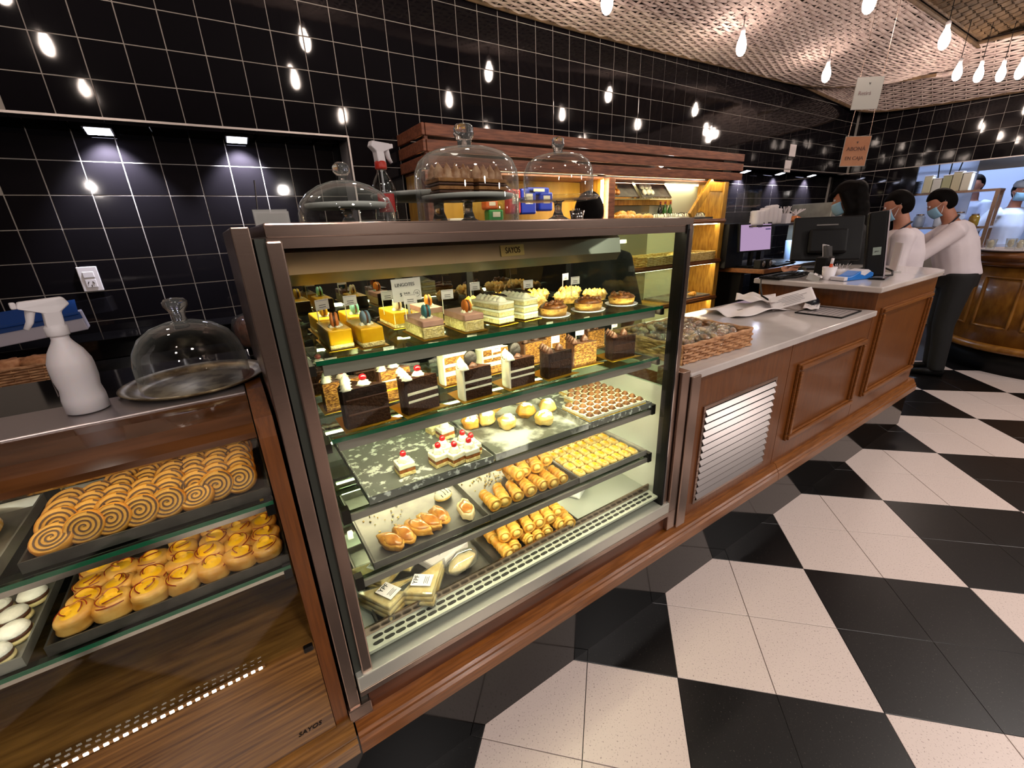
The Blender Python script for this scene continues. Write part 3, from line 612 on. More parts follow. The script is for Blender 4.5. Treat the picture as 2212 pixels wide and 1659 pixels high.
def d_oreo(t, z, w, d):
    for i in range(3): B().swirl((.004 + .006 * i, .006 + d * .3 * i, z), .013, .020, 6, n=14, m=5).obj('cream_rosette', CREAM, t, True)
    B().swirl((w * .45, d * .3, z), .015, .010, 6, n=16, m=4).obj('cream_rosette', CHOCM, t, True)
    B().lathe([(.017, -.003), (.0185, -.002), (.0185, .002), (.017, .003)], 22).obj('biscuit', BLK, t, True, (w * .42, d * .35, z + .018), (PI / 2 - .15, 0, .2))
def d_choc(t, z, w, d):
    for i in range(4): B().swirl((.004 + .005 * i, .004 + d * .26 * i, z), .011, .018, 6, n=14, m=5).obj('chocolate_rosette', CHOCM, t, True)
    B().swirl((w * .58, d * .25, z), .014, .020, 6, n=16, m=5).obj('chocolate_rosette', CHOCM, t, True)
def d_white(t, z, w, d):
    for i in range(4):
        for j in range(2): B().swirl((.012 + .016 * i, .012 + .02 * j * (1 - i / 5), z), .014, .010, 6, n=12, m=4).obj('cream_rosette', CREAM, t, True)
    B().lathe([(.017, -.003), (.0185, -.002), (.0185, .002), (.017, .003)], 20).obj('biscuit', mat('grey_biscuit', '3a332e', .7), t, True, (w * .4, d * .5, z + .016), (PI / 2 - .2, 0, 0))
dark = [(CHOC, 3), (CHOCM, .5), (CHOC, 3), (CHOCM, .4), (CHOCD, 2)]; darkw = [(CHOC, 2.6), (CREAM, .6), (CHOC, 1.2), (CREAM, .7), (CHOC, 2.8)]
nut = [(TOAST, 2), (CUST, .4), (TOAST, 1.6), (CREAM, .4), (TOAST, 2)]; whl = [(TOAST, 2), (CREAM, 1.2), (TOAST, 1), (CREAM, .8), (TOAST, 1.6)]; mill = [(TOAST, 1)] * 6
slice_(.060, -.120, 'large dark chocolate slice with cream and cherry, front left', .088, .070, .082, dark, CHOCD, CHOCD, d_cherry)
slice_(.045, .010, 'slice coated in chopped nuts with a cherry, behind the front left slice', .085, .062, .066, [(TOAST, 1)] * 2, TOAST, CHOCM, d_cherry)
slice_(.168, -.005, 'nut-layered slice with cream and cherry in the second row', .075, .065, .074, nut, CHOCM, CHOCM, d_cherry)
slice_(.188, -.122, 'chocolate slice with thin cream layers and a cherry, front row', .078, .070, .078, darkw, CHOCD, CHOC, d_cherry, .1)
slice_(.330, -.120, 'black biscuit slice with white coating, left of two in front', .076, .066, .074, darkw, CREAM, CHOCM, d_oreo)
slice_(.340, .010, 'white cream slice with grey biscuit, behind the left biscuit slice', .078, .07, .074, whl, CREAM, CREAM, d_white)
slice_(.465, -.112, 'black biscuit slice with white coating, right of two in front', .078, .066, .072, darkw, CREAM, CHOCM, d_oreo)
slice_(.465, .025, 'white cream slice with grey biscuit, behind the right biscuit slice', .085, .07, .070, whl, CREAM, CREAM, d_white)
slice_(.612, .030, 'thin-layered chocolate slice with piped edge, left in second row', .085, .065, .066, mill, CHOCM, CHOCM, d_choc)
slice_(.592, -.112, 'plain dark chocolate slice with two piped peaks, front centre', .080, .066, .068, [(CHOCD, 1), (CHOC, 1), (CHOCD, 1)], CHOCD, CHOCD, d_choc)
slice_(.715, .060, 'thin-layered chocolate slice with piped edge, right in second row', .085, .065, .066, mill, CHOCM, CHOCM, d_choc)
slice_(.715, -.072, 'brown layered slice with pale icing, right of the dark one', .085, .066, .068, mill, CHOCM, CHOCM, d_choc, -.1)
slice_(.890, .055, 'brown layered slice at the back right of the second shelf', .080, .06, .060, mill, CHOCM, CHOCM, d_choc)
slice_(.862, -.088, 'dark chocolate slice at the right end of the second shelf', .088, .062, .068, [(CHOCD, 1), (CHOC, 1), (CHOCD, 1)], CHOCD, CHOCD, d_choc, -.12)
slice_(.025, .150, 'dark chocolate slice at the back left of the second shelf', .08, .06, .074, dark, CHOCD, CHOCD, d_cherry)
slice_(.150, .170, 'tall dark chocolate slice against the back doors', .085, .06, .082, dark, CHOCD, CHOCD, d_cherry)
for x, y, lb in ((.085, .10, 'tag behind the nut-coated slice'), (.205, .03, 'tag in the nut-layered cherry slice'), (.235, .12, 'white tag standing by the back doors, second shelf'), (.350, .09, 'round-stamped white tag above the left white slice'), (.475, .10, 'white tag above the right white slice'), (.470, -.04, 'stamped tag in the right biscuit slice'), (.660, .08, 'white tag in the left piped slice'), (.770, .11, 'white tag in the right piped slice'), (.655, -.06, 'tag leaning in the plain dark slice'), (.775, -.03, 'tag in the pale-iced brown slice'), (.925, .10, 'white tag in the back right slice'), (.935, -.02, 'tag in the right end chocolate slice')):
    price_tag(x, y, zt(x, Z2) + .066, lb, rnd(-.3, .3), w=.028, h=.020, stick=.018)
# ---- third shelf
Z3 = .8842
def sq(x, y): return zt(x, Z3 + .0008)
def cherry_square(x, y, label, full=True, rz=0):
    t = thing('cherry_cake', label, 'cake', (x, y, sq(x, y)), rz, 'cherry cream squares'); t.scale = (1.12, 1.12, 1.35)
    B().b6(-.018, .018, -.018, .018, 0, .008).obj('sponge_base', SPONGE, t, bev=.0015); B().b6(-.0175, .0175, -.0175, .0175, .008, .014).obj('jam_layer', BROWNT, t); B().b6(-.018, .018, -.018, .018, .014, .024).obj('cream_block', CREAM, t, bev=.002)
    B().swirl((0, 0, .024), .014, .014, 7, n=21).obj('cream_rosette', CREAM, t, True); B().ball((0, 0, .038), (.007, .007, .0065), 10, 7).obj('cherry', RED, t, True)
for i, (x, y, lb) in enumerate(((.176, -.070, 'lone cherry cream square on the sugared tray'), (.262, -.080, 'cherry square at the left corner of the block of six'), (.298, -.098, 'cherry square at the front left of the block of six'), (.338, -.100, 'cherry square at the front right of the block of six'), (.288, -.050, 'cherry square at the back left of the block of six'), (.345, -.052, 'cherry square at the back right of the block of six'), (.3745, -.080, 'cherry square at the right end of the block of six'), (.340, .050, 'cherry square behind the block, beside the plain square'))):
    cherry_square(min(x, .355) if i == 6 else x, y, lb, rz=.1 * (i % 3))
t = thing('plain_cake_square', 'plain cream-layered square without cherry at the back of the tray', 'cake', (.328, .100, sq(.328, 0)), .2)
B().b6(-.02, .02, -.018, .018, 0, .010).obj('sponge_base', SPONGE, t, bev=.002); B().b6(-.02, .02, -.018, .018, .011, .022).obj('cream_block', M('custard_cream', 'efe09a', .6, 'f5ecc0', 60), t, bev=.002)
bump_fn = lambda s: (lambda d: 1 + .10 * math.sin(5 * d.x + s) * math.cos(4 * d.y + 2 * s) + .08 * math.sin(7 * d.z + s * 3) + .06 * math.cos(9 * d.x - 5 * d.y + s))
for i, (x, y, lb) in enumerate(((.428, .060, 'sugared puff bun at the left edge of the white tray'), (.478, .050, 'sugared puff bun, pointed, left of centre'), (.516, -.005, 'round sugared puff bun at the front of the white tray'), (.607, .030, 'big sugared puff bun right of centre'), (.620, -.048, 'sugared puff bun at the front right of the white tray'), (.685, .018, 'browned puff bun beside the cream squares'), (.462, .135, 'browned puff bun at the back left of the white tray'), (.545, .128, 'upright puff bun at the back of the white tray'), (.655, .140, 'puff bun at the back right of the white tray'))):
    t = thing('puff_bun', lb, 'pastry', (x, y, sq(x, y) - .0008), rnd(0, 6), 'sugared puff buns'); t.scale = (1.28,) * 3
    B().ball((0, 0, .017), (.023, .021, .018), 18, 11, bump_fn(i)).obj('bun', PUFFL if i % 3 else PUFF, t, True); B().ball((0, .001, .0215), (.0195, .0175, .0145), 16, 10, bump_fn(i + .1)).obj('sugar_crust', SUGAR, t, True)
t = thing('cream_square', 'small cream square topped with a chocolate rosette', 'cake', (0, 0, 0), 0, 'chocolate-rosette cream squares')
B().b6(-.0155, .0155, -.0155, .0155, 0, .009).obj('sponge_base', SPONGE, t); B().b6(-.0150, .0150, -.0150, .0150, .009, .012).obj('custard_layer', CUST, t); B().b6(-.0155, .0155, -.0155, .0155, .012, .022).obj('cream_block', CREAM, t, bev=.0015)
B().swirl((0, 0, .022), .0132, .0115, 6, n=18, m=5).obj('chocolate_rosette', mat('cocoa_cream', '7a4c26', .5, c2='a87440', scale=40), t, True)
sp = []
for r in range(9):
    for c in range(8):
        x = .740 + c * .0318; y = -.118 + r * .0322
        if x > .975 or (r > 3 and c < 1 + (r - 3) * .45) or (r == 3 and c == 0 and False): continue
        sp.append(((x + rnd(-.001, .001), y, sq(x, y)), (0, 0, rnd(-.04, .04)), 1, 'chocolate-rosette cream square, %s column from the left in %s' % (ORD[c], ROW[r])))
spread(t, sp)
# ---- fourth shelf
Z4 = .7042
def s4(x): return zt(x, Z4 + .0008)
def horn_proto(label, group, name='cream_horn'):
    t = thing(name, label, 'pastry', (0, 0, 0), 0, group); prof = []; L = .082
    for i in range(25):
        u = i / 24; base = .0195 - .006 * u; prof.append((max(.003, base * (1 + .10 * math.sin(u * 6 * 2 * PI)) * (1 if u < .93 else (1 - (u - .93) * 9))), u * L))
    b = B().lathe([(.013, .002), (.017, .0)] + prof, 16, fn=lambda a, q: 1 + .05 * math.sin(a * 2 + q * 20)); b.v = [(x, z - L / 2, y + .019) for x, y, z in b.v]
    b.f = [tuple(reversed(f)) for f in b.f]; b.obj('pastry_tube', PUFF, t, True)
    c = B().lathe([(.001, 0), (.009, .001), (.0135, .006)], 14); c.v = [(x, z - L / 2 - .003, y + .019) for x, y, z in c.v]; c.obj('filling', M('custard_fill', 'e2b04a', .5, 'f2d27a', 50), t, True); return t
hp = horn_proto('crisp cream horn heaped on the fourth shelf tray', 'cream horns on the fourth shelf'); sp = []
for c in range(7):
    for r in range(2):
        x = .398 + c * .0405; y = -.075 + r * .085
        if r == 1 and c < 3: continue
        sp.append(((x + rnd(-.003, .003), y + rnd(-.008, .008), s4(x)), (rnd(-.06, .06), 0, rnd(-.35, .1)), rnd(.92, 1.02), 'cream horn on the fourth shelf, %s from the left in %s below' % (ORD[c], ('the front row', 'the back row')[r])))
for c in range(4): sp.append(((.505 + c * .042, -.03 + rnd(-.01, .01), s4(.5) + .034), (rnd(-.1, .1), 0, rnd(-.4, .1)), .97, 'cream horn on the fourth shelf, %s from the left on top in front' % ORD[c]))
for c in range(3): sp.append(((.50 + c * .03, .045 + c * .01, s4(.5) + .034), (rnd(-.1, .1), 0, rnd(-.5, .2)), .95, 'cream horn on the fourth shelf, %s of three on top behind' % ORD[c]))
spread(hp, sp)
hp = horn_proto('crisp cream horn heaped on the case floor tray', 'cream horns on the case floor'); sp = []
for c in range(7):
    for r in range(3):
        x = .428 + c * .0400; y = -.080 + r * .082
        sp.append(((x + rnd(-.003, .003), y + rnd(-.006, .006), .5295), (rnd(-.05, .05), 0, rnd(-.3, .15)), rnd(.92, 1.02), 'cream horn on the floor tray, %s from left below in %s' % (ORD[c], ROW[r])))
for c in range(6):
    for r in range(2): sp.append(((.445 + c * .041 + rnd(-.004, .004), -.055 + r * .078 + rnd(-.008, .008), .5295 + .034), (rnd(-.08, .08), 0, rnd(-.35, .1)), rnd(.94, 1.03), 'cream horn on the floor tray, %s from left on top in %s' % (ORD[c], ROW[r])))
spread(hp, sp)
# glazed buns, left tray
GLZ = M('glazed_bun', 'a8601f', .3, 'd99a45', 30, .2, coat=.4); DOUGH = M('pale_dough', 'e3c98c', .6, 'eed9a6', 50)
for i, (x, y, rz, lb) in enumerate(((.112, -.088, .2, 'glazed bun at the left end of the front row'), (.147, -.082, .0, 'second glazed bun from the left in the front row'), (.185, -.078, .3, 'third glazed bun, with dark glaze'), (.220, -.070, .1, 'fourth glazed bun from the left'), (.252, -.062, -.2, 'last glazed bun of the front row, torn tip'), (.322, -.080, -.5, 'lone split bun with caramel top at the tray corner'))):
    t = thing('glazed_bun', lb, 'pastry', (x, y, s4(x)), rz + .25, 'glazed buns'); t.scale = (1.12,) * 3
    B().ball((0, 0, .015), (.019, .038, .015), 16, 10, bump_fn(i * .7)).obj('bun', DOUGH if i == 5 else PUFF, t, True); B().ball((0, -.004, .020), (.016, .029, .0125), 16, 9, bump_fn(i * .7)).obj('glaze', GLZ, t, True)
t = thing('striped_bun', 'white iced bun striped with chocolate lines', 'pastry', (.305, .030, s4(.3)), .4)
B().ball((0, 0, .012), (.028, .022, .013), 18, 10).obj('icing', CREAM, t, True); B().ball((0, 0, .007), (.0295, .0235, .009), 18, 8).obj('bun', PUFFL, t, True)
for k in range(4): B().tube([(-.018 + k * .011 + .004 * math.sin(q * 2), -.018 + q * .036, .0135 + .0125 * math.cos((q - .5) * 2.0) * (1 - .25 * abs(k - 1.5))) for q in [i / 8 for i in range(9)]], .0011, 5).obj('stripe', CHOCD, t)
t = thing('custard_finger', 'small pastry finger with custard stripe, packed in rows', 'pastry', (0, 0, 0), 0, 'custard fingers')
B().ball((0, 0, .008), (.0165, .0215, .010), 14, 8, lambda d: 1 / max(abs(d.x) ** 4 + abs(d.y) ** 4 + abs(d.z) ** 2.2, .2) ** .22).obj('pastry', PUFFL, t, True); B().ball((0, .0, .014), (.0095, .0165, .0075), 12, 7).obj('custard', CUST, t, True); B().ball((.002, .006, .019), (.004, .007, .003), 8, 5).obj('browned_spot', GLZ, t, True)
spread(t, [((.710 + c * .0345 + rnd(-.001, .001), -.108 + r * .0445, s4(.71 + c * .0345)), (0, 0, rnd(-.06, .06)), 1, 'custard finger, %s from the left in %s' % (ORD[c], ROW[r])) for c in range(8) for r in range(7)])
# crumbs
for nm, lb, cx, cy, z, n in (('pastry_crumbs', 'scattered pastry crumbs on the horn tray', .455, .06, s4(.45), 60), ('pastry_crumbs', 'scattered flakes on the bun tray', .13, .03, s4(.13), 22)):
    b = B()
    for k in range(n): b.box((cx + random.gauss(0, .035), cy + random.gauss(0, .04), z + .0015), (rnd(.002, .006), rnd(.002, .005), .0025), (rnd(0, 1), rnd(0, 1), rnd(0, 3)))
    stuff(tag(b.obj(nm, PUFFL), lb, 'crumbs'))
# ---- case floor: wrapped sandwiches
BREAD = M('sandwich_bread', 'd8b25a', .7, 'f0dc9c', 40, .3); LBL = PAPER
def sandwich(x, y, z, rz, tilt, label, rx=0):
    t = thing('wrapped_sandwich', label, 'sandwich', (x, y, z), 0, 'wrapped sandwiches', (rx, tilt, rz)); t.scale = (1.15, 1.15, 1.2); P = [(-.055, -.045), (.055, -.045), (-.055, .055)]
    for k in range(3): B().prism([(px * (1 - .03 * k), py * (1 - .03 * k)) for px, py in P], .002 + k * .012, .012 + k * .012).obj('bread_slice', BREAD, t, bev=.003)
    B().prism([(px * 1.05, py * 1.05) for px, py in P], 0, .040).obj('wrapper', PLASTW, t, bev=.004)
    l = B().box((-.02, -.012, .0412), (.034, .046, .0006)).obj('label_sticker', LBL, t)
    text('label_name', 'YPF', .016, BLACKM, l, (-.02, .002, .0418), (0, 0, 0), .0002); B().box((-.02, -.018, .0418), (.022, .0012, .0004)).box((-.02, -.022, .0418), (.018, .0012, .0004)).box((-.02, -.026, .0418), (.022, .0012, .0004)).obj('label_print', LINEK, l)
sandwich(.100, -.055, .531, .5, 0, 'wrapped sandwich at the front left of the tray'); sandwich(.105, .050, .531, .6, 0, 'wrapped sandwich at the back left of the tray')
sandwich(.175, -.070, .531, .9, 0, 'wrapped sandwich with the label facing front'); sandwich(.165, .035, .573, .8, .0, 'wrapped sandwich on top of the pile')
for i, (x, y, z, rz, lb) in enumerate(((.270, .02, .531, .35, 'flat white paper parcel, lower of two'), (.255, .065, .563, .42, 'flat white paper parcel, upper of two'))):
    t = thing('paper_parcel', lb, 'parcel', (x, y, z), rz, 'paper parcels'); B().box((0, 0, .015), (.135, .115, .030)).obj('parcel', PAPER, t, bev=.006); b = B()
    for k in range(4): b.box((.01, -.03 + k * .008, .0303), (.08, .0012, .0004))
    b.obj('print', LINEK, t)
t = thing('paper_parcel', 'clear bag of pale pastry leaning by the parcels', 'parcel', (.300, -.070, .531), .3); B().ball((0, 0, .022), (.055, .032, .022), 16, 9, bump_fn(3)).obj('bag', PLASTW, t, True); B().ball((0, 0, .018), (.048, .026, .016), 14, 8, bump_fn(2)).obj('pastry', DOUGH, t, True)
t = thing('plastic_bag', 'crumpled white plastic bag on the bare case floor', 'bag', (.830, .060, .5245), .5)
B().grid(lambda u, v: (-.075 + .15 * u, -.055 + .11 * v, .004 + .026 * math.sin(PI * u) ** .6 * math.sin(PI * v) ** .5 * (1 + .25 * math.sin(17 * u + 5 * v) + .2 * math.cos(13 * v - 9 * u))), 22, 16).obj('bag', mat('white_film', 'dfe2dc', .35), t, True, solid=.001)
# ---- left cabinet: spiral rolls
FILL = M('dark_filling', '3f220c', .6, '522f12', 60); DOU = M('golden_dough', 'a85f14', .5, 'c98a30', 30, .2, coat=.2); FACE = M('roll_face', 'b9822e', .7, 'c99642', 60)
t = thing('spiral_roll', 'spiral pastry roll leaning in its row on the tray', 'pastry', (0, 0, 0), 0, 'spiral rolls'); R_ = .0275; Hh = .018
b = B().lathe([(R_ * .9, -Hh / 2), (R_, -Hh / 2 + .003), (R_ * 1.01, 0), (R_, Hh / 2 - .003), (R_ * .9, Hh / 2)], 22, fn=lambda a, q: 1 + .03 * math.sin(2 * a + .6), caps=False); b.obj('dough', DOU, t, True)
b = B().lathe([(.001, Hh / 2 - .0006), (R_ * .93, Hh / 2 - .0006)], 22, fn=lambda a, q: 1 + .03 * math.sin(2 * a + .6), caps=False).lathe([(R_ * .93, -Hh / 2 + .0006), (.001, -Hh / 2 + .0006)], 22, caps=False); b.obj('cut_face', FACE, t)
b = B(); n = 72; vs = []; fs = []
for i in range(n + 1):
    a = i / n * 3.2 * 2 * PI; r0 = .0025 + .0215 * i / n; q = 1 + .03 * math.sin(2 * a + .6)
    for rr in (r0 - .0013, r0 + .0013): vs.append((rr * q * math.cos(a), rr * q * math.sin(a), Hh / 2 + .0006))
for i in range(n): fs.append((2 * i, 2 * i + 1, 2 * i + 3, 2 * i + 2))
b.add(vs, fs).obj('filling', FILL, t)
sp = []
for c in range(8):
    x = -.398 + c * .0362; n = 5 if c > 1 else 4
    for r in range(n):
        y = -.118 + r * .030 + (.012 if c > 5 else 0); ti = 1.05 - .10 * r + rnd(-.08, .08)
        if r == 0 and c in (0, 5): ti = .55
        if y > .085: continue
        sp.append(((x + rnd(-.003, .003), y, .9925 + .0245 * math.sin(ti) + .008 * math.cos(ti) + .003 * r), (ti, 0, rnd(-.15, .15)), rnd(.95, 1.05), 'spiral pastry roll, %s column from the left, %s from the front' % (ORD[c], ORD[r])))
spread(t, sp)
# apple rosettes
APPLE = M('apple_slice', 'e8b428', .25, 'f2cc58', 40, .1, coat=.5); PEEL = mat('apple_peel', '8a2f12', .35)
def rosette(k, label):
    t = thing('apple_rosette', label, 'pastry', (0, 0, 0), 0, 'apple rosettes'); rr = random.Random(k)
    B().lathe([(.012, 0), (.021, .003), (.0235, .009), (.0225, .015), (.024, .020), (.0225, .026), (.017, .029), (.006, .028)], 22, fn=lambda a, q: 1 + .07 * math.sin(a + 6 * q + k) + .04 * math.sin(3 * a + k)).obj('bun', M('rosette_dough', 'c07f26', .45, 'e0b060', 30, .2, coat=.25), t, True)
    for j in range(4):
        a0 = rr.uniform(0, 6.3); r0 = .006 + .0036 * j; vs = []; fs = []; n = 8; ar = rr.uniform(1.6, 2.6)
        for i in range(n + 1):
            a = a0 + ar * i / n
            for zz, ro in ((.022, 0), (.0335 - .003 * j + .003 * math.sin(PI * i / n), .0025)): vs += [((r0 + ro) * math.cos(a), (r0 + ro) * math.sin(a), zz), ((r0 + ro + .0016) * math.cos(a), (r0 + ro + .0016) * math.sin(a), zz)]
        for i in range(n): q = 4 * i; fs += [(q, q + 4, q + 6, q + 2), (q + 1, q + 3, q + 7, q + 5), (q + 2, q + 6, q + 7, q + 3)]
        o = B().add(vs, fs).obj('apple_slice', APPLE, t)
        B().tube([Vector(vs[4 * i + 3]) for i in range(n + 1)], .0009, 5).obj('peel', PEEL, o)
    B().lathe([(.001, .030), (.008, .0305), (.0165, .0275)], 16, caps=False).obj('custard', CUST, t, True); return t
pr = [rosette(k, 'glazed apple rosette bun on the lower cabinet shelf') for k in range(3)]; cnt = [0, 0, 0]; k = 0
for c in range(7):
    for r in range(5):
        x = -.412 + c * .0465; y = -.122 + r * .0430
        if (r == 4 and c < 4) or (r == 3 and c in (1, 2)) or (r == 2 and c == 7): continue
        q = k % 3; o = pr[q] if cnt[q] == 0 else copy(pr[q]); cnt[q] += 1; k += 1
        o.location = (x + rnd(-.004, .004), y + rnd(-.004, .004), .8412 + (0.0 if (c + r) % 5 else .004)); o.rotation_euler = (rnd(-.12, .12), rnd(-.12, .12), rnd(0, 6.3)); o.scale = (rnd(1.10, 1.2), rnd(1.10, 1.2), rnd(1.05, 1.25)); o['label'] = 'glazed apple rosette bun, %s column from the left in %s' % (ORD[c], ROW[r])
# white iced biscuits, far left
t = thing('iced_biscuit', 'round biscuit with brown filling and white icing dome', 'biscuit', (0, 0, 0), 0, 'white iced biscuits')
B().lathe([(.018, 0), (.022, .002), (.022, .006), (.019, .008)], 20).obj('biscuit', M('pale_biscuit', 'e6cf88', .7, 'efdca6', 60), t, True); B().lathe([(.019, .008), (.0205, .011), (.019, .015)], 20).obj('filling', CHOCM, t, True)
B().lathe([(.0195, .015), (.020, .017), (.017, .023), (.010, .027), (.001, .028)], 20).obj('icing', SUGAR, t, True)
spread(t, [((-.512 - c * .046 + (.012 if r % 2 else 0), -.128 + r * .045, .841), (rnd(-.1, .1), rnd(-.1, .1), 0), 1, 'white iced biscuit, %s column from the right in %s' % (ORD[c], ROW[r])) for c in range(4) for r in range(4)])
# sugared flat pastry, far left upper tray
t = thing('sugared_pastry', 'long flat pastry dusted with sugar at far left', 'pastry', (-.60, -.03, .991), 0)
B().ball((0, 0, .015), (.11, .095, .022), 26, 10, lambda d: (1 + .04 * math.sin(14 * d.x + 3) * math.cos(12 * d.y)) / max(abs(d.x) ** 4 + abs(d.y) ** 4 + abs(d.z) ** 3, .2) ** .2).obj('pastry', M('sugar_dusted', 'e8b45a', .6, 'f3e2c8', 45, .5, lo=.35, hi=.55), t, True)
# ================================================================ glassware and bottles
def dome(prof, par, name='glass_dome', c=(0, 0, 0)): return B().lathe(prof, 40, c, caps=False).obj(name, DOME, par, True)
def knob(prof, par, c=(0, 0, 0)): return B().lathe(prof, 20, c).obj('knob', KNOB, par, True)
def stand(par, r, h, foot=.045, plate=DOME, c=(0, 0, 0), rim=.007):
    B().lathe([(.001, h - .004), (r * .96, h - .003), (r, h + rim * .4), (r, h + rim), (r * .985, h + rim), (r * .95, h), (.001, h)], 40, c, caps=False).obj('plate', plate, par, True)
    B().lathe([(foot, 0), (foot * .95, .004), (foot * .5, .012), (foot * .3, h * .5), (foot * .35, h - .008), (foot * .6, h - .004)], 22, c).obj('stem', KNOB, par, True)
FROST = pane('pressed_glass', 'e6eadc', .10, .6, .08, haze=.82)
ZC = 1.4575
t = thing('glass_cloche', 'low wide glass cloche over an empty cake stand, left on the case', 'cloche', (.175, .080, ZC))
dome([(.100, 0), (.103, .004), (.102, .030), (.096, .050), (.080, .070), (.055, .085), (.030, .093), (.010, .096)], t)
knob([(.010, .095), (.009, .103), (.012, .106), (.017, .112), (.0185, .118), (.017, .125), (.010, .131), (.002, .132)], t); stand(t, .086, .042, .03, FROST)
t = thing('glass_cloche', 'tall glass cloche covering meringue-topped cake on the case', 'cloche', (.482, .080, ZC))
dome([(.131, 0), (.132, .10), (.129, .122), (.118, .145), (.098, .161), (.070, .171), (.035, .177), (.016, .178)], t)
knob([(.017, .177), (.017, .190), (.022, .198), (.026, .206), (.024, .212), (.0255, .218), (.020, .226), (.008, .229)], t); stand(t, .118, .060, .032, FROST)
for i, (x, rz, lb) in enumerate(((-.052, 0, 'meringue layer cake piece at left under the tall cloche'), (.046, .15, 'meringue layer cake piece at right under the tall cloche'))):
    c = thing('meringue_cake', lb, 'cake', (.482 + x, .078, ZC + .0725 - .012), rz, 'meringue cakes')
    for k in range(5): B().box((0, 0, .004 + k * .0085), (.094, .085, .005 if k % 2 else .0085)).obj('layer', [M('rogel_pastry', '8a5a2c', .7, 'a8743c', 80), CHOCM][k % 2], c, bev=.002)
    for a in range(4):
        for b_ in range(2): B().swirl((-.034 + a * .0225, -.018 + b_ * .036, .042), .0165, .036, 5, n=12, m=7).obj('meringue_peak', M('browned_meringue', '9c6a44', .5, 'd8b08c', 40, .2), c, True)
t = thing('glass_cloche', 'narrow glass cloche on a footed stand, right on the case', 'cloche', (.782, .080, ZC)); stand(t, .118, .058, .034, DOME)
dome([(.100, .062), (.101, .110), (.098, .135), (.088, .156), (.068, .170), (.040, .177), (.014, .179)], t); knob([(.013, .178), (.013, .188), (.017, .196), (.0185, .202), (.0165, .208), (.018, .213), (.012, .219), (.003, .221)], t)
t = thing('cake_stand', 'empty footed glass cake stand behind the tall cloche', 'cake stand', (.475, .245, ZC)); stand(t, .185, .075, .045, FROST)
t = thing('glass_cloche', 'half-hidden glass dome standing behind the tall cloche', 'cloche', (.655, .255, ZC)); dome([(.085, 0), (.086, .06), (.078, .09), (.055, .108), (.025, .116), (.008, .117)], t); knob([(.008, .116), (.013, .124), (.012, .132), (.002, .136)], t)
t = thing('tea_light_cup', 'small metal cup with paper sticks on the case top', 'cup', (.875, .10, ZC)); B().lathe([(.018, 0), (.024, .028), (.023, .028), (.017, .002)], 18, caps=False).obj('cup', CHROME, t, True)
for k in range(4): B().tube([(-.008 + .005 * k, 0, .004), (-.014 + .009 * k, .004, .034)], .0013, 5).obj('stick', PAPER, t)
def sprayer(name, label, loc, s, body, headm, rz, lab=None, collar=None, tube=True):
    t = thing(name, label, 'spray bottle', loc, rz); t.scale = (s,) * 3
    B().lathe([(.030, 0), (.034, .003), (.034, .030), (.031, .050), (.034, .070), (.034, .095), (.033, .105), (.026, .125), (.016, .142), (.0135, .148), (.0135, .158)], 24).obj('bottle', body, t, True)
    B().lathe([(.016, .155), (.017, .158), (.017, .172), (.014, .176)], 20).obj('collar', collar or headm, t, True)
    b = B().add([(-.013, -.012, .172), (.013, -.012, .172), (.013, .012, .172), (-.013, .012, .172), (-.015, -.012, .200), (.010, -.012, .200), (.010, .012, .200), (-.015, .012, .200), (-.030, -.011, .212), (.040, -.010, .212), (.040, .010, .212), (-.030, .011, .212), (-.024, -.010, .226), (.036, -.008, .224), (.036, .008, .224), (-.024, .010, .226)],
                [(3, 2, 1, 0)] + [f for q in (0, 4, 8) for f in ((q, q + 1, q + 5, q + 4), (q + 1, q + 2, q + 6, q + 5), (q + 2, q + 3, q + 7, q + 6), (q + 3, q, q + 4, q + 7))] + [(12, 13, 14, 15)]); b.obj('spray_head', headm, t, bev=.003)
    B().tube([(.022, 0, .212), (.026, 0, .200), (.030, 0, .186), (.038, 0, .174)], [.006, .005, .004, .003], 8, flat=1.6).obj('trigger', headm, t, True); B().box((.042, 0, .218), (.008, .012, .012)).obj('nozzle', headm, t, bev=.002)
    B().tube([(0, 0, .004), (.002, 0, .08), (0, 0, .17)], .003, 6).obj('dip_tube', WHITEP, t)
    if lab:
        n = 10; A = [lab[1] + (i / n - .5) * 1.5 for i in range(n + 1)]
        l = B().add([(.0347 * math.cos(a), .0347 * math.sin(a), z) for a in A for z in (.038, .088)], [(2 * i, 2 * i + 2, 2 * i + 3, 2 * i + 1) for i in range(n)]).obj('label_band', lab[0], t)
        if lab[2]: B().add([(.0350 * math.cos(lab[1] + .22 * math.cos(q)), .0350 * math.sin(lab[1] + .22 * math.cos(q)), .07 + .009 * math.sin(q)) for q in [2 * PI * i / 12 for i in range(12)]], [tuple(range(12))]).obj('label_spot', PAPER, l)
    return t
CLEARB = pane('clear_bottle', 'e8ecec', .10, .8); FROSTB = mat('milky_bottle', 'd8d0d2', .45, sss=.3)
sprayer('spray_bottle', 'clear spray bottle with red label standing on the steel case', (.272, .105, ZC), .80, CLEARB, WHITEP, .25, (mat('red_label', 'a81c16', .5), -2.0, True), mat('red_collar', 'c23020', .4))
t = sprayer('spray_bottle', 'milky white spray bottle on the pastry cabinet top', (-.336, .015, 1.170), .86, FROSTB, mat('milky_head', 'd8d2d4', .4), PI + .35, (mat('worn_label', 'b8aca6', .6), -.9, False))
text('bottle_lettering', 'Alcohol', .010, LINEK, t, (.0215, -.0285, .050), (PI / 2, 0, .72))
t = thing('glass_cloche', 'glass cloche on a round silver plate on the pastry cabinet', 'cloche', (-.178, .072, 1.166))
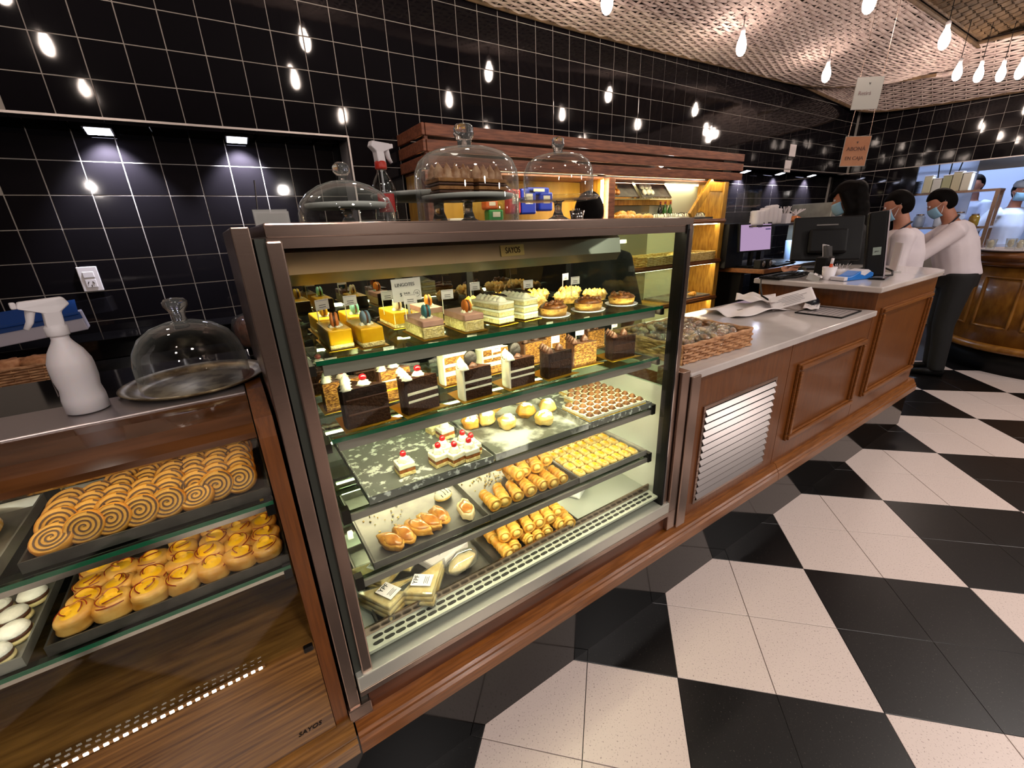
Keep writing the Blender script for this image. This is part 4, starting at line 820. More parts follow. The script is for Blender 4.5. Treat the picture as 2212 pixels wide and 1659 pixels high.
B().lathe([(.001, .004), (.085, .004), (.092, .002), (.110, .010), (.123, .0155), (.126, .0145), (.112, .006), (.09, -.0005), (.001, -.0005)], 48, caps=False).obj('silver_plate', mat('tarnished_silver', 'a89a7c', .32, .85, c2='6f6046', scale=30, lo=.45, hi=.6), t, True)
dome([(.092, .006), (.094, .012), (.093, .055), (.088, .080), (.074, .104), (.052, .120), (.026, .129), (.012, .131)], t); knob([(.013, .130), (.011, .140), (.014, .150), (.020, .160), (.0205, .167), (.016, .173), (.004, .175)], t)
t = thing('acrylic_holder', 'small clear acrylic card holder on the case corner', 'holder', (.010, -.02, ZC)); B().b6(-.028, .030, -.004, -.001, 0, .030).b6(-.028, .030, .012, .015, 0, .034).b6(-.028, .030, -.001, .012, 0, .003).obj('pocket', ACRYL, t); B().box((.001, .005, .015), (.05, .002, .024)).obj('card', mat('grey_card', '8a7f7c', .7), t); B().tube([(-.022, .02, 0), (-.012, .03, .085)], .0012, 5).obj('wire', STEELD, t)
# ================================================================ left back ledge
def wicker(par, w, d, h, rows, ns, m, rs=.004, flare=.0, name='weave', back=1):
    """rectangular basket wall: strands weaving around upright stakes"""
    b = B(); per = [(-w / 2, -d / 2), (w / 2, -d / 2), (w / 2, d / 2), (-w / 2, d / 2)]; Ls = [w, d, w, d]; tot = 2 * (w + d); pts = []; N = ns * 4
    def at(s):
        s %= tot
        for i in range(4):
            if s <= Ls[i] + 1e-9:
                p, q = per[i], per[(i + 1) % 4]; u = s / Ls[i]; n = ((q[1] - p[1]) / Ls[i], -(q[0] - p[0]) / Ls[i]); return p[0] + (q[0] - p[0]) * u, p[1] + (q[1] - p[1]) * u, n
            s -= Ls[i]
    for r in range(rows):
        z = rs + (h - 2 * rs) * r / (rows - 1); f = 1 + flare * z / h; P = []
        for k in range(N + 1):
            x, y, n = at(tot * k / N); o = rs * .9 * math.cos(PI * k / 2 + PI * (r % 2)); P.append(((x + n[0] * o) * f, (y + n[1] * o) * f, z))
        b.tube(P, (h / rows) * .52, 5, caps=False)
    for k in range(ns * 2):
        x, y, n = at(tot * (k + .0) / (ns * 2)); b.tube([(x, y, 0), (x * (1 + flare), y * (1 + flare), h)], rs * .7, 5)
    stuff(b.obj(name, m, par)); f = 1 + flare
    P = [(at(tot * k / 60)[0] * f, at(tot * k / 60)[1] * f, h + rs * .4 * math.sin(k * 1.9)) for k in range(61)]; B().tube(P, rs * 1.3, 7).obj('rim', m, par)
    B().box((0, 0, rs * .8), (w - rs, d - rs, rs)).obj('base', m, par)
WICK = mat('brown_wicker', '9c6a44', .55, c2='c8966a', scale=40, bump=.2); WICKY = mat('straw_wicker', 'b89a4c', .55, c2='dcc684', scale=40, bump=.2)
t = thing('bread_basket', 'wicker basket of flat pastry on the back ledge, far left', 'basket', (-.92, 1.62, .902), .2); wicker(t, .30, .20, .085, 8, 12, WICK, flare=.12)
for k in range(3):
    c = thing('flat_pastry', ['flaky flat pastry lying left in the ledge basket', 'flaky flat pastry in the middle of the ledge basket', 'flaky flat pastry lying right in the ledge basket'][k], 'pastry', (-1.0 + k * .085, 1.62, .955), k, 'flat pastries')
    B().ball((0, 0, .028), (.06, .05, .030), 16, 9, bump_fn(k)).obj('pastry', M('flaky_crust', '9a5f34', .6, 'c99468', 35, .4), c, True)
t = thing('film_dispenser', 'blue and white cling film box leaning on the back ledge', 'box', (-.98, 1.80, 1.085), .12, None, (0, -.10, .10))
B().box((0, 0, 0), (.62, .11, .085)).obj('box', mat('film_box_white', 'b9b4c4', .4), t, bev=.004); B().box((0, -.056, .028), (.622, .004, .030)).obj('blue_band', mat('film_box_blue', '123f86', .35), t); B().box((0, -.01, .062), (.61, .12, .004), (.5, 0, 0)).obj('lid_flap', mat('film_box_blue', '123f86', .35), t)
t = thing('wrapped_loaf', 'dark loaf sealed in clear plastic on the back ledge', 'bread', (-.02, 1.62, .902), .15)
B().ball((0, 0, .085), (.075, .11, .082), 18, 12, lambda d: (1 + .04 * math.sin(9 * d.z)) / max(abs(d.x) ** 4 + abs(d.y) ** 4 + abs(d.z) ** 3, .2) ** .18).obj('loaf', M('dark_loaf', '5a2a16', .5, '8a4a2a', 30, .3), t, True); B().ball((0, 0, .09), (.084, .12, .09), 20, 14, lambda d: (1 + .03 * math.sin(15 * d.x + 11 * d.z)) / max(abs(d.x) ** 4 + abs(d.y) ** 4 + abs(d.z) ** 3, .2) ** .18).obj('wrapping', PLASTW, t, True)
# ================================================================ bread hutch against the wall
hu = thing('bread_hutch', 'wooden bread hutch with slatted crown and lit shelves', 'shelf unit', (0, 0, 0)); HF = 1.62
for z in (1.795, 1.876, 1.957):
    for k, (xa, xb) in enumerate(((1.045, 4.30),)): B().b6(xa, xb, HF - .062, HF - .044, z, z + .062).obj('crown_slat', WOODS, hu, bev=.003)
    B().b6(1.022, 1.040, HF - .062, 1.955, z, z + .062).obj('crown_end_slat', WOODS, hu, bev=.003)
B().b6(1.042, 1.062, HF - .042, HF - .020, 1.785, 2.015).obj('crown_post', WOODS, hu); B().b6(1.05, 4.29, HF + .05, HF + .06, 1.80, 2.0).obj('crown_back', BLACKG, hu); B().b6(1.05, 4.29, HF + .062, 1.96, 1.782, 1.795).obj('crown_floor', WOODS, hu)
for x in (1.30, 2.30, 3.3): B().ball((x, HF - .0, 1.91), (.03, .02, .02), 12, 8).obj('crown_lamp', glow('crown_led', 'fff0e0', 30), hu, True)
for x, m in ((1.075, WOODS), (2.605, WOODS), (4.165, WOODY)): B().b6(x - .035, x + .035, HF, HF + .06, .02, 1.784).obj('post', m, hu, bev=.004)  # right post golden to paint in the yellow LED light on it
for x in (1.06, 2.57, 2.64, 4.19): B().b6(x - .008, x + .008, HF + .06, 1.955, .02, 1.784).obj('side_board', WOODY, hu)
BACKY = mat('hutch_back_board', 'b98c24', .5, c2='c99c34', scale=5, stretch=(4, 1, 1)); B().b6(1.07, 2.57, 1.945, 1.955, .02, 1.78).obj('back_board', BACKY, hu); B().b6(2.64, 3.45, 1.945, 1.955, .02, 1.78).obj('back_board', mat('hutch_mirror_back', '8c8c76', .15, .4), hu); B().b6(3.45, 4.19, 1.945, 1.955, .02, 1.78).obj('back_board', mat('hutch_pale_back', 'b4b8a2', .3), hu)
for xa, xb, zs in ((1.07, 2.57, (1.40, 1.05, .70, .35)), (2.64, 4.185, (1.455, 1.075, .705, .35))):
    for z in zs:
        B().b6(xa, xb, HF + .02, 1.944, z - .018, z).obj('shelf', WOODY, hu); B().b6(xa, xb, HF - .015, HF + .02, z - .04, z + .002).b6(xa, xb, HF - .022, HF - .012, z - .03, z - .012).obj('shelf_edge', WOOD, hu, bev=.003)
B().b6(2.66, 3.72, 1.90, 1.944, 1.60, 1.645).obj('back_rail', WOODY, hu)
b = B(); b.box((3.82, HF + .03, 1.64), (.075, .03, .42), (0, .75, 0)).obj('brace', WOODY, hu, bev=.003); B().b6(3.94, 4.14, HF + .02, HF + .05, 1.70, 1.782).obj('brace_head', WOODY, hu, bev=.003)
WARM = glow('hutch_led', 'fff2c8', 48)
B().b6(2.528, 2.540, HF + .03, HF + .05, .75, 1.77).obj('led_strip', WARM, hu); B().b6(1.1, 2.56, HF - .038, HF - .022, 1.803, 1.812).obj('led_strip', WARM, hu); B().b6(2.66, 4.12, HF - .038, HF - .022, 1.803, 1.812).obj('led_strip', WARM, hu)
B().b6(2.68, 4.12, 1.90, 1.915, 1.772, 1.780).obj('led_strip', WARM, hu)  # top strip added to brighten the hutch interior
for z in (1.41, 1.03, .66): B().b6(2.68, 4.12, HF + .03, HF + .045, z - .002, z + .004).obj('led_strip', WARM, hu)
def croissant(label, group, m, n2='croissant', stripes=False):
    t = thing(n2, label, 'pastry', (0, 0, 0), 0, group); P = []; R = []
    for i in range(17):
        a = (i / 16 - .5) * 2.4; P.append((.055 * math.sin(a), .04 * (1 - math.cos(a)), .022)); R.append(max(.004, .026 * math.cos((i / 16 - .5) * 2.7) ** .8 * (1 + .10 * math.cos(i * PI / 1.5))))
    B().tube(P, R, 12, flat=.85).obj('crescent', m, t, True)
    if stripes:
        for k in range(5): q = P[4 + k * 2]; r = R[4 + k * 2]; B().tube([(q[0] + .006 * math.cos(a), q[1] + r * 1.03 * math.cos(a), q[2] + r * 1.03 * math.sin(a)) for a in [PI * j / 8 for j in range(9)]], .002, 5).obj('stripe', CHOCD, t)
    return t
hz = 1.456
t = tray('baking_tray', 'dark tray of croissants on the hutch middle shelf', 2.75, 3.25, HF + .02, 1.92, hz + .004, TRAYD); tray('baking_tray', 'tray of striped croissants on the hutch middle shelf', 3.32, 4.0, HF + .02, 1.92, hz + .004, TRAYD)
tray('baking_tray', 'glass-edged tray low on the hutch, one croissant on it', 3.45, 4.10, HF + .02, 1.92, .709, TRAY)
cr = croissant('golden croissant on the dark hutch tray', 'croissants on the hutch tray', PUFF)
spread(cr, [((2.82 + (k % 4) * .105, HF + .08 + (k // 4) * .10, hz + .006 + (.035 if k > 9 else 0)), (0, 0, rnd(-.4, .4)), 1.25, 'golden croissant on the dark hutch tray, %s from the left in %s' % (ORD[k % 4], ROW[k // 4])) for k in range(12)])
cr = croissant('white iced croissant with chocolate stripes on the hutch tray', 'striped croissants', CREAM, 'striped_croissant', True)
spread(cr, [((3.40 + (k % 6) * .105, HF + .08 + (k // 6) * .11, hz + .006), (0, 0, rnd(-.6, .6)), 1.2, 'striped white croissant in the hutch, %s from the left in %s' % (ORD[k % 6], ROW[k // 6])) for k in range(14)])
cr = croissant('croissant lying alone on the low hutch tray', 'loose croissants', PUFF); cr.location = (3.95, HF + .10, .711)
bs = thing('bread_basket', 'shallow straw basket of croissants on the hutch shelf', 'basket', (3.56, HF + .13, 1.077), 0); wicker(bs, 1.02, .30, .075, 7, 30, WICKY, .005)
cr = croissant('golden croissant heaped in the straw hutch basket', 'croissants in the straw basket', PUFFL); spread(cr, [((3.58 + k * .075, HF + .10 + (k % 2) * .05, 1.088 + (k % 2) * .02), (0, 0, rnd(-1, 1)), 1.3, 'croissant in the straw hutch basket, %s from the left' % ORD[k]) for k in range(5)])
# leaning display trays on the back rail
for i, (x, lb, m_) in enumerate(((2.92, 'leaning tray with brown pastries at the top of the hutch', GLZ), (3.36, 'leaning tray with striped pastries at the top of the hutch', CREAM))):
    t = thing('display_tray', lb, 'tray', (x, 1.80, 1.655), 0, 'leaning trays', (.9, 0, 0)); B().b6(-.20, .20, 0, .16, -.004, 0).obj('tray_floor', TRAY, t); B().b6(-.205, .205, -.006, 0, -.004, .012).b6(-.205, -.2, 0, .16, -.004, .012).b6(.2, .205, 0, .16, -.004, .012).obj('tray_rim', CHROME, t)
    for k in range(6): B().ball((-.15 + .05 * (k % 3), .045 + .06 * (k // 3), .018), (.024, .03, .018), 12, 8, bump_fn(k)).obj('pastry', m_, t, True)
# packages in the left bay
pk = [('0b2fae', 'blue'), ('c01f14', 'red'), ('1f7a35', 'green'), ('d8b020', 'yellow'), ('d9d4c8', 'white'), ('c85a1a', 'orange')]
lay = [(1.74, 1.62, 5.0, 1, .10, .16, 'red bag hanging high in the hutch left bay'), (1.86, 1.62, 5, 0, .13, .17, 'large blue bag beside the red bag in the hutch'), (2.02, 1.62, 5, 0, .12, .13, 'second blue bag in the hutch left bay'), (1.95, 1.69, 5, 0, .20, .05, 'small blue packet on top of the blue bags'), (1.55, 1.60, 5, 5, .10, .06, 'orange packet left of the red bag'), (1.58, 1.53, 5, 2, .12, .08, 'green packet under the orange packet'), (1.74, 1.46, 5, 2, .11, .07, 'green box on the upper hutch shelf'), (1.88, 1.445, 5, 5, .10, .04, 'orange box beside the green box'), (2.0, 1.445, 5, 1, .09, .05, 'red box in the row on the upper hutch shelf'), (2.12, 1.445, 5, 4, .08, .05, 'white box at the end of the row'), (1.30, 1.47, 5, 4, .16, .10, 'white box with violet print at left in the hutch'), (1.46, 1.46, 5, 3, .08, .09, 'yellow packet on the upper hutch shelf'), (1.62, 1.445, 5, 1, .12, .03, 'flat red packet on the upper hutch shelf')]
for x, z, _, ci, w_, h_, lb in lay:
    t = thing('packet', lb, 'package', (x, HF + .12, z), 0, 'packets in the hutch'); B().box((0, 0, 0), (w_, .07, h_)).obj('packet_body', mat('packet_' + pk[ci][1], pk[ci][0], .35), t, bev=.012); B().box((0, -.036, h_ * .1), (w_ * .5, .002, h_ * .4)).obj('packet_print', mat('packet_print', 'd8d2c4', .5), t)
for x, z, h_ in ((1.55, 1.57, .002), (1.9, 1.535, .002)): B().b6(x - .35, x + .4, HF + .08, HF + .17, z - .08 if x > 1.8 else z - .085, z - .076 if x > 1.8 else z - .081).obj('ledge', WOODY, hu)
for i, x in enumerate((3.55, 3.62, 3.70)):
    t = thing('sauce_bottle', ['dark bottle', 'green bottle', 'green bottle'][i] + [' at left behind the striped croissants', ' in the middle behind the striped croissants', ' at right behind the striped croissants'][i], 'bottle', (x, 1.90, 1.457), 0, 'bottles in the hutch'); B().lathe([(.022, 0), (.022, .09), (.018, .11), (.009, .13), (.009, .155)], 16).obj('bottle', mat('green_bottle' if i else 'dark_bottle', '2a5a1e' if i else '14100c', .15), t, True); B().lathe([(.0105, .15), (.0105, .172)], 12).obj('cap', mat('bottle_cap', '7a1a14', .4), t)
# ================================================================ things on the counters
ct = thing('sweets_basket', 'brown wicker basket of wrapped sweets on the marble counter', 'basket', (1.375, .035, .973), -.03); wicker(ct, .42, .33, .064, 6, 22, WICK, .0055)
SWC = [M('toffee', '8a5630', .5, 'b98454', 60), M('caramel_sweet', 'c89a64', .5, 'dcb988', 60)]
for q in range(2):
    sw = thing('wrapped_sweet', 'small twist-wrapped sweet heaped in the wicker basket', 'sweet', (0, 0, 0), 0, 'wrapped sweets in the wicker basket')
    B().ball((0, 0, 0), (.020, .012, .010), 10, 7).obj('sweet', SWC[q], sw, True)
    B().ball((0, 0, 0), (.024, .0135, .0115), 12, 8, bump_fn(q)).add([(.022, 0, 0)] + [(.040, .012 * math.cos(a), .010 * math.sin(a)) for a in [0, 1, 2, 3, 4, 5]] + [(-.022, 0, 0)] + [(-.040, .012 * math.cos(a), .010 * math.sin(a)) for a in [0, 1, 2, 3, 4, 5]], [(0, i, i % 6 + 1) for i in range(1, 7)] + [(7, 7 + i, 7 + i % 6 + 1) for i in range(1, 7)]).obj('wrapper', PLASTW, sw, True)
    spread(sw, [((1.375 + rnd(-.185, .185), .035 + rnd(-.14, .14), .995 + rnd(0, .042)), (rnd(-.6, .6), rnd(-.6, .6), rnd(0, 6.3)), rnd(.9, 1.15)) for k in range(75)])
def sheet(name, label, cat, x, y, z, w_, d_, rz, m=PAPER, crumple=.006, seed=0, group=None, lines=0, tilt=(0, 0)):
    t = thing(name, label, cat, (x, y, z), rz, group, (tilt[0], tilt[1], rz))
    f = lambda u, v: ((u - .5) * w_, (v - .5) * d_, .0015 + crumple * (1 + math.sin(7 * u + seed) * math.cos(6 * v + seed * 2) + .5 * math.sin(13 * v - 9 * u + seed)))
    B().grid(f, 18, 14).obj('sheet', m, t, True, solid=.0008)
    if lines:
        b = B()
        for k in range(lines): b.box((-.0 + rnd(-.01, .01), -d_ * .35 + k * d_ * .7 / lines, .003 + crumple * 2.6), (w_ * rnd(.3, .7), d_ * .02, .0004))
        b.obj('print', LINEK, t)
    return t
sheet('paper_sheet', 'large crumpled white paper on the marble counter', 'paper', 2.22, .245, .973, .40, .24, -.15, crumple=.012, seed=1); sheet('paper_sheet', 'second crumpled white paper lying on the first', 'paper', 2.42, .30, 1.004, .26, .20, .5, crumple=.012, seed=3)
sheet('receipt', 'printed till receipt curling up on the papers', 'receipt', 2.40, .10, 1.030, .20, .085, -1.0, crumple=.002, seed=2, lines=6, tilt=(.75, -.35)); sheet('receipt', 'second till receipt lying below the first', 'receipt', 2.50, .04, .985, .18, .07, .35, crumple=.003, seed=5, lines=4)
t = thing('clip_frame', 'black-edged framed sheet lying flat on the marble counter', 'frame', (2.46, -.055, .973), .02); B().box((0, 0, .002), (.24, .20, .003)).obj('sheet', mat('grey_sheet', '9a908e', .4), t)
B().b6(-.124, .124, -.104, -.098, 0, .006).b6(-.124, .124, .098, .104, 0, .006).b6(-.124, -.118, -.098, .098, 0, .006).b6(.118, .124, -.098, .098, 0, .006).obj('frame_edge', BLACKM, t); b = B()
for k in range(7): b.box((0, -.07 + k * .022, .0038), (.17, .003, .0003))
b.obj('print', LINEK, t)
t = thing('scanner', 'dark handheld scanner with curled cable beside the receipts', 'scanner', (2.585, .075, .973), .4); B().ball((0, 0, .026), (.055, .035, .026), 16, 10).obj('head', mat('navy_plastic', '12141f', .35), t, True); B().tube([(.03, .02, .03), (.035, .05, .062), (.02, .075, .068), (.0, .09, .03)], .010, 10).obj('handle', mat('tan_grip', '8a6a4c', .5), t, True); B().tube([(.0, .09, .03), (-.06, .13, .012), (-.12, .18, .03), (-.10, .24, .06), (0, .26, .10), (.1, .27, .128)], .005, 8).obj('cable', BLACKM, t, True)
ZT2 = 1.0985
t = thing('pen_cup', 'white fluted cup holding an orange marker', 'cup', (2.775, .095, ZT2)); B().lathe([(.026, 0), (.035, .07), (.033, .07), (.024, .003)], 24, fn=lambda a, q: 1 + .05 * math.cos(12 * a), caps=False).obj('cup', WHITEP, t, True); B().lathe([(.001, .002), (.026, .002)], 20, caps=False).obj('cup_base', WHITEP, t); B().tube([(0, 0, .01), (.012, 0, .085)], .008, 10).obj('marker_barrel', mat('marker_orange', 'c8461a', .4), t, True); B().tube([(.012, 0, .085), (.017, 0, .115)], .0075, 10).obj('marker_cap', WHITEP, t, True)
t = thing('toothpick_bowl', 'small white bowl of paper sticks behind the card terminal', 'bowl', (2.985, .115, ZT2)); B().lathe([(.026, 0), (.044, .045), (.042, .045), (.024, .004)], 24, fn=lambda a, q: 1 + .04 * math.cos(10 * a), caps=False).obj('bowl', WHITEP, t, True)
for k in range(8): B().tube([(rnd(-.015, .015), rnd(-.015, .015), .004), (rnd(-.05, .05), rnd(-.05, .05), .07)], .0022, 5).obj('stick', PAPER, t)
t = thing('card_terminal', 'blue and white card payment terminal on the cashier counter', 'card reader', (2.85, .005, ZT2), -.25)
B().prism([(-.115, 0), (.07, 0), (.115, .012), (.115, .032), (.06, .052), (-.0, .046), (-.05, .026), (-.115, .018)], -.037, .037, lambda x, y, z: (x, z, y)).obj('body', mat('terminal_blue', '1a6cc0', .35), t, bev=.005); B().prism([(.005, .0475), (.06, .0535), (.085, .043), (.04, .02), (.005, .03)], -.0385, .0385, lambda x, y, z: (x, z, y)).obj('paper_cover', mat('terminal_white', 'cfcad0', .35), t, bev=.002); B().box((-.105, 0, .012), (.028, .076, .020)).obj('card_slot', mat('terminal_white', 'cfcad0', .35), t, bev=.003); B().box((.106, 0, .026), (.014, .02, .01)).obj('terminal_emblem', mat('terminal_light', '6fb4ee', .4), t)
t = thing('label_block', 'white price labels in a clear block beside the pen cup', 'label', (2.71, .14, ZT2), .3); B().box((0, 0, .016), (.085, .06, .032), (.25, 0, 0)).obj('block', ACRYL, t); B().box((0, -.02, .026), (.075, .045, .002), (.45, 0, 0)).obj('card', PAPER, t); B().box((0, -.021, .0285), (.045, .010, .001), (.45, 0, 0)).obj('print', LINEK, t)
t = thing('speaker_tower', 'tall black computer tower with a sticker on the cashier counter', 'computer', (3.06, -.02, ZT2 + .006), -1.2, None, (0, -.12, -1.2)); B().box((0, 0, .175), (.085, .17, .35)).obj('tower', BLACKM, t, bev=.01); B().box((.0455, 0, .175), (.006, .17, .35)).obj('pale_side', mat('pale_side', 'b7aab0', .5), t); B().box((.005, -.0865, .14), (.036, .002, .042)).obj('sticker', mat('sticker', '8d9a90', .5), t); text('sticker_print', 'psc', .015, LINEK, t, (.005, -.0885, .14), (PI / 2, 0, 0))
t = thing('acrylic_screen', 'pinkish clear acrylic sheet standing behind the tower', 'screen', (3.39, -.015, ZT2), .55); B().box((0, 0, .085), (.13, .006, .17)).obj('sheet', pane('pink_acrylic', 'e2d0da', .06, .5, haze=.4), t); B().box((0, 0, .004), (.14, .05, .008)).obj('foot', ACRYL, t)
t = thing('phone', 'black phone lying at the counter front', 'phone', (2.955, -.085, ZT2), .15); B().box((0, 0, .005), (.14, .07, .009)).obj('body', BLACKG, t, bev=.003); B().box((.01, 0, .0098), (.09, .05, .0006)).obj('screen', mat('phone_screen', '8c8a90', .1), t)
t = thing('monitor', 'large black monitor seen from behind on the cashier counter', 'monitor', (3.36, .37, ZT2), -.95); B().box((0, 0, .195), (.40, .03, .29), (-.28, 0, 0)).obj('panel', BLACKM, t, bev=.01); B().box((0, -.035, .18), (.22, .05, .16), (-.28, 0, 0)).obj('rear_housing', BLACKM, t, bev=.015); B().box((-.02, -.045, .285), (.12, .004, .008), (-.28, 0, 0)).obj('vent_line', mat('grey_line', '6f6a66', .4), t); B().b6(-.03, .03, -.03, .0, .0, .20).obj('stand', BLACKM, t); B().b6(-.10, .10, -.08, .06, 0, .012).obj('foot', BLACKM, t, bev=.004)
t = thing('card_holder', 'black leaflet holder with grey booklets before the monitor', 'holder', (2.99, .205, ZT2), .1); B().b6(-.085, .05, -.03, .03, 0, .11).obj('pocket', BLACKM, t, bev=.006); B().box((.03, .0, .105), (.12, .012, .13), (-.2, .1, 0)).obj('booklet', mat('grey_booklet', '4a4846', .5), t); B().box((.035, .014, .112), (.12, .004, .13), (-.2, .1, 0)).obj('paper_edge', PAPER, t); B().b6(-.02, .03, -.06, -.03, 0, .08).obj('handset', BLACKG, t, bev=.008)
t = thing('keyboard', 'black keyboard at the back of the cashier counter', 'keyboard', (2.80, .33, ZT2), .0); B().b6(-.20, .17, -.06, .06, 0, .015).obj('base', BLACKM, t, bev=.003); km = B().b6(-.007, .007, -.006, .006, 0, .004).mesh('key'); km.materials.append(mat('key_black', '1a1a1c', .4))
for r in range(5):
    for c in range(20): ob('key', km, None, t, (-.185 + c * .0178, -.045 + r * .021, .015))
for i, (pts, lb) in enumerate((([(2.62, .30, .006), (2.68, .22, .012), (2.74, .20, .02), (2.82, .24, .015), (2.9, .22, .01), (2.97, .17, .006)], 'black cable looping behind the pen cup'), ([(3.10, .12, .006), (3.18, .08, .03), (3.24, .0, .04), (3.20, -.07, .02), (3.10, -.10, .008), (3.02, -.06, .005)], 'black cable looping around the tower'), ([(2.60, .36, .006), (2.66, .30, .03), (2.72, .27, .03), (2.80, .28, .02), (2.9, .31, .02)], 'thick black cable on the counter edge'))):
    tag(B().tube([(x, y, ZT2 + z) for x, y, z in pts], .0055, 8).obj('cable', BLACKM, smooth=True), lb, 'cable', 'counter cables')
# ================================================================ order desk behind the cashier
dk = thing('order_desk', 'wood-edged desk by the black wall right of the hutch', 'desk', (0, 0, 0)); B().b6(4.32, 5.6, 1.23, 1.94, .935, .972).obj('top', mat('desk_top', '2a211a', .3), dk); B().b6(4.30, 5.6, 1.212, 1.232, .930, .974).b6(4.30, 4.322, 1.23, 1.94, .93, .974).obj('edge_band', WOOD, dk, bev=.004)
for x in (4.45, 5.4): B().b6(x - .03, x + .03, 1.5, 1.9, .0, .935).obj('leg', BLACKM, dk)
t = thing('monitor', 'monitor with lilac screen on the wall desk', 'monitor', (4.50, 1.46, .973), -.22); B().box((0, 0, .29), (.44, .03, .28), (-.12, 0, 0)).obj('panel', BLACKM, t, bev=.006); s = B().box((0, -.0165, .29), (.41, .002, .25), (-.12, 0, 0)).obj('screen', glow('lilac_screen', 'c9a8d0', .75), t)
b = B(); b.box((-.10, -.030, .385), (.05, .001, .004), (-.12, 0, 0)).box((.02, -.030, .385), (.05, .001, .004), (-.12, 0, 0)).box((.14, -.027, .365), (.07, .001, .010), (-.12, 0, 0)).box((.12, -.004, .185), (.08, .001, .014), (-.12, 0, 0)).box((-.10, -.006, .20), (.05, .001, .003), (-.12, 0, 0)); b.obj('screen_content', mat('screen_blue', '3a3f9a', .5), t); B().b6(-.02, .02, .0, .03, 0, .2).obj('stand', BLACKM, t); B().b6(-.1, .1, -.06, .08, 0, .012).obj('foot', BLACKM, t)
t = thing('black_cabinet', 'matt black box with a barcode label behind the lilac screen', 'box', (4.36, 1.66, .973)); B().b6(-.16, .16, -.10, .2, 0, .43).obj('box', BLACKM, t, bev=.005); B().box((.05, -.102, .39), (.06, .002, .025)).obj('barcode_label', PAPER, t)
for i, x in enumerate((4.37, 4.50)): t = thing('desk_speaker', ['left', 'right'][i] + ' small black speaker under the lilac screen', 'speaker', (x, 1.30, .973), 0, 'desk speakers'); B().b6(-.045, .045, -.03, .04, 0, .085).obj('cabinet', BLACKM, t, bev=.006); B().lathe([(.03, 0), (.028, .004), (.014, -.001), (.012, .003)], 18).obj('cone', CHROME, t, True, (.012, -.031, .045), (PI / 2, 0, 0))
t = thing('keyboard', 'flat black keyboard on the wall desk', 'keyboard', (4.78, 1.33, .973), .1); B().b6(-.19, .19, -.06, .06, 0, .018).obj('base', BLACKM, t, bev=.003)
for r in range(4):
    for c in range(14): ob('key', km, None, t, (-.17 + c * .026, -.04 + r * .026, .018))
t = thing('mouse', 'black mouse beside the desk keyboard', 'mouse', (5.03, 1.32, .973)); B().ball((0, 0, .014), (.035, .055, .018), 14, 8).obj('shell', BLACKG, t, True)
t = thing('paper_stack', 'crumpled receipts under the lilac screen', 'paper', (4.66, 1.36, .973)); B().ball((0, 0, .03), (.09, .05, .032), 16, 9, bump_fn(4)).obj('papers', mat('blue_white_paper', '8fa0b4', .7), t, True)
sh = thing('steel_shelf', 'thin steel shelf above the wall desk holding paper cups', 'shelf', (0, 0, 0)); B().b6(4.40, 6.1, 1.40, 1.86, 1.362, 1.378).obj('board', STEELD, sh)
for x in (4.98, 6.05): B().b6(x - .035, x + .035, 1.60, 1.65, .974 if x < 5.6 else .931, 1.362).obj('upright', STEELD, sh)
cm = B().lathe([(.032, 0), (.045, .10), (.046, .104)], 18); cup = thing('cup_stack', 'tall stack of white paper cups on the steel shelf', 'cup stack', (0, 0, 0), 0, 'cup stacks'); B().lathe([(.040, 0)] + [(.044 + .003 * (k % 2), .012 * k) for k in range(1, 12)] + [(.030, .14)], 18).obj('cups', WHITEP, cup, True)
ords = ['first', 'second', 'third', 'fourth', 'fifth', 'sixth', 'seventh', 'eighth', 'ninth', 'tenth']
for i in range(6):
    o = cup if i == 0 else copy(cup); o.location = (4.47 + i * .085, 1.47, 1.379); o.scale = (1, 1, (.98, 1.0, 1.15, 1.3, 1.35, 1.1)[i]); o['label'] = ords[i] + ' stack of white paper cups from the left on the steel shelf'
t = thing('straw_box', 'white box of straws and stirrers on the steel shelf', 'box', (5.06, 1.46, 1.379)); B().b6(-.05, .05, -.04, .04, 0, .10).obj('box', WHITEP, t, bev=.003)
for k in range(14): B().tube([(rnd(-.04, .04), rnd(-.03, .03), .05), (rnd(-.09, .09), rnd(-.04, .04), .17)], .004, 5).obj('straw', PAPER, t)
t = thing('snack_tin', 'small tin of glazed snacks beside the straw box', 'tin', (5.26, 1.46, 1.379)); B().ball((0, 0, .035), (.09, .06, .04), 14, 9, bump_fn(5)).obj('snacks', M('orange_snacks', 'a8501c', .4, 'd8843c', 30, .4), t, True); B().box((0, 0, .006), (.20, .12, .012)).obj('tin', CHROME, t)
for k in range(10): B().tube([(rnd(-.08, .1), rnd(-.03, .05), .05), (rnd(-.1, .16), rnd(-.03, .05), .14)], .005, 5).obj('stirrer', PAPER, t)
for i, x in enumerate((5.52, 5.75, 5.95)): t = thing('plate', ['white plate on the steel shelf beside the snack tin', 'white plate in the middle of the steel shelf', 'white plate at the right end of the steel shelf'][i], 'plate', (x, 1.52, 1.379), 0, 'shelf plates'); B().lathe([(.06, 0), (.11, .014), (.112, .016), (.06, .006), (.001, .005)], 28, caps=False).obj('dish', WHITEP, t, True)
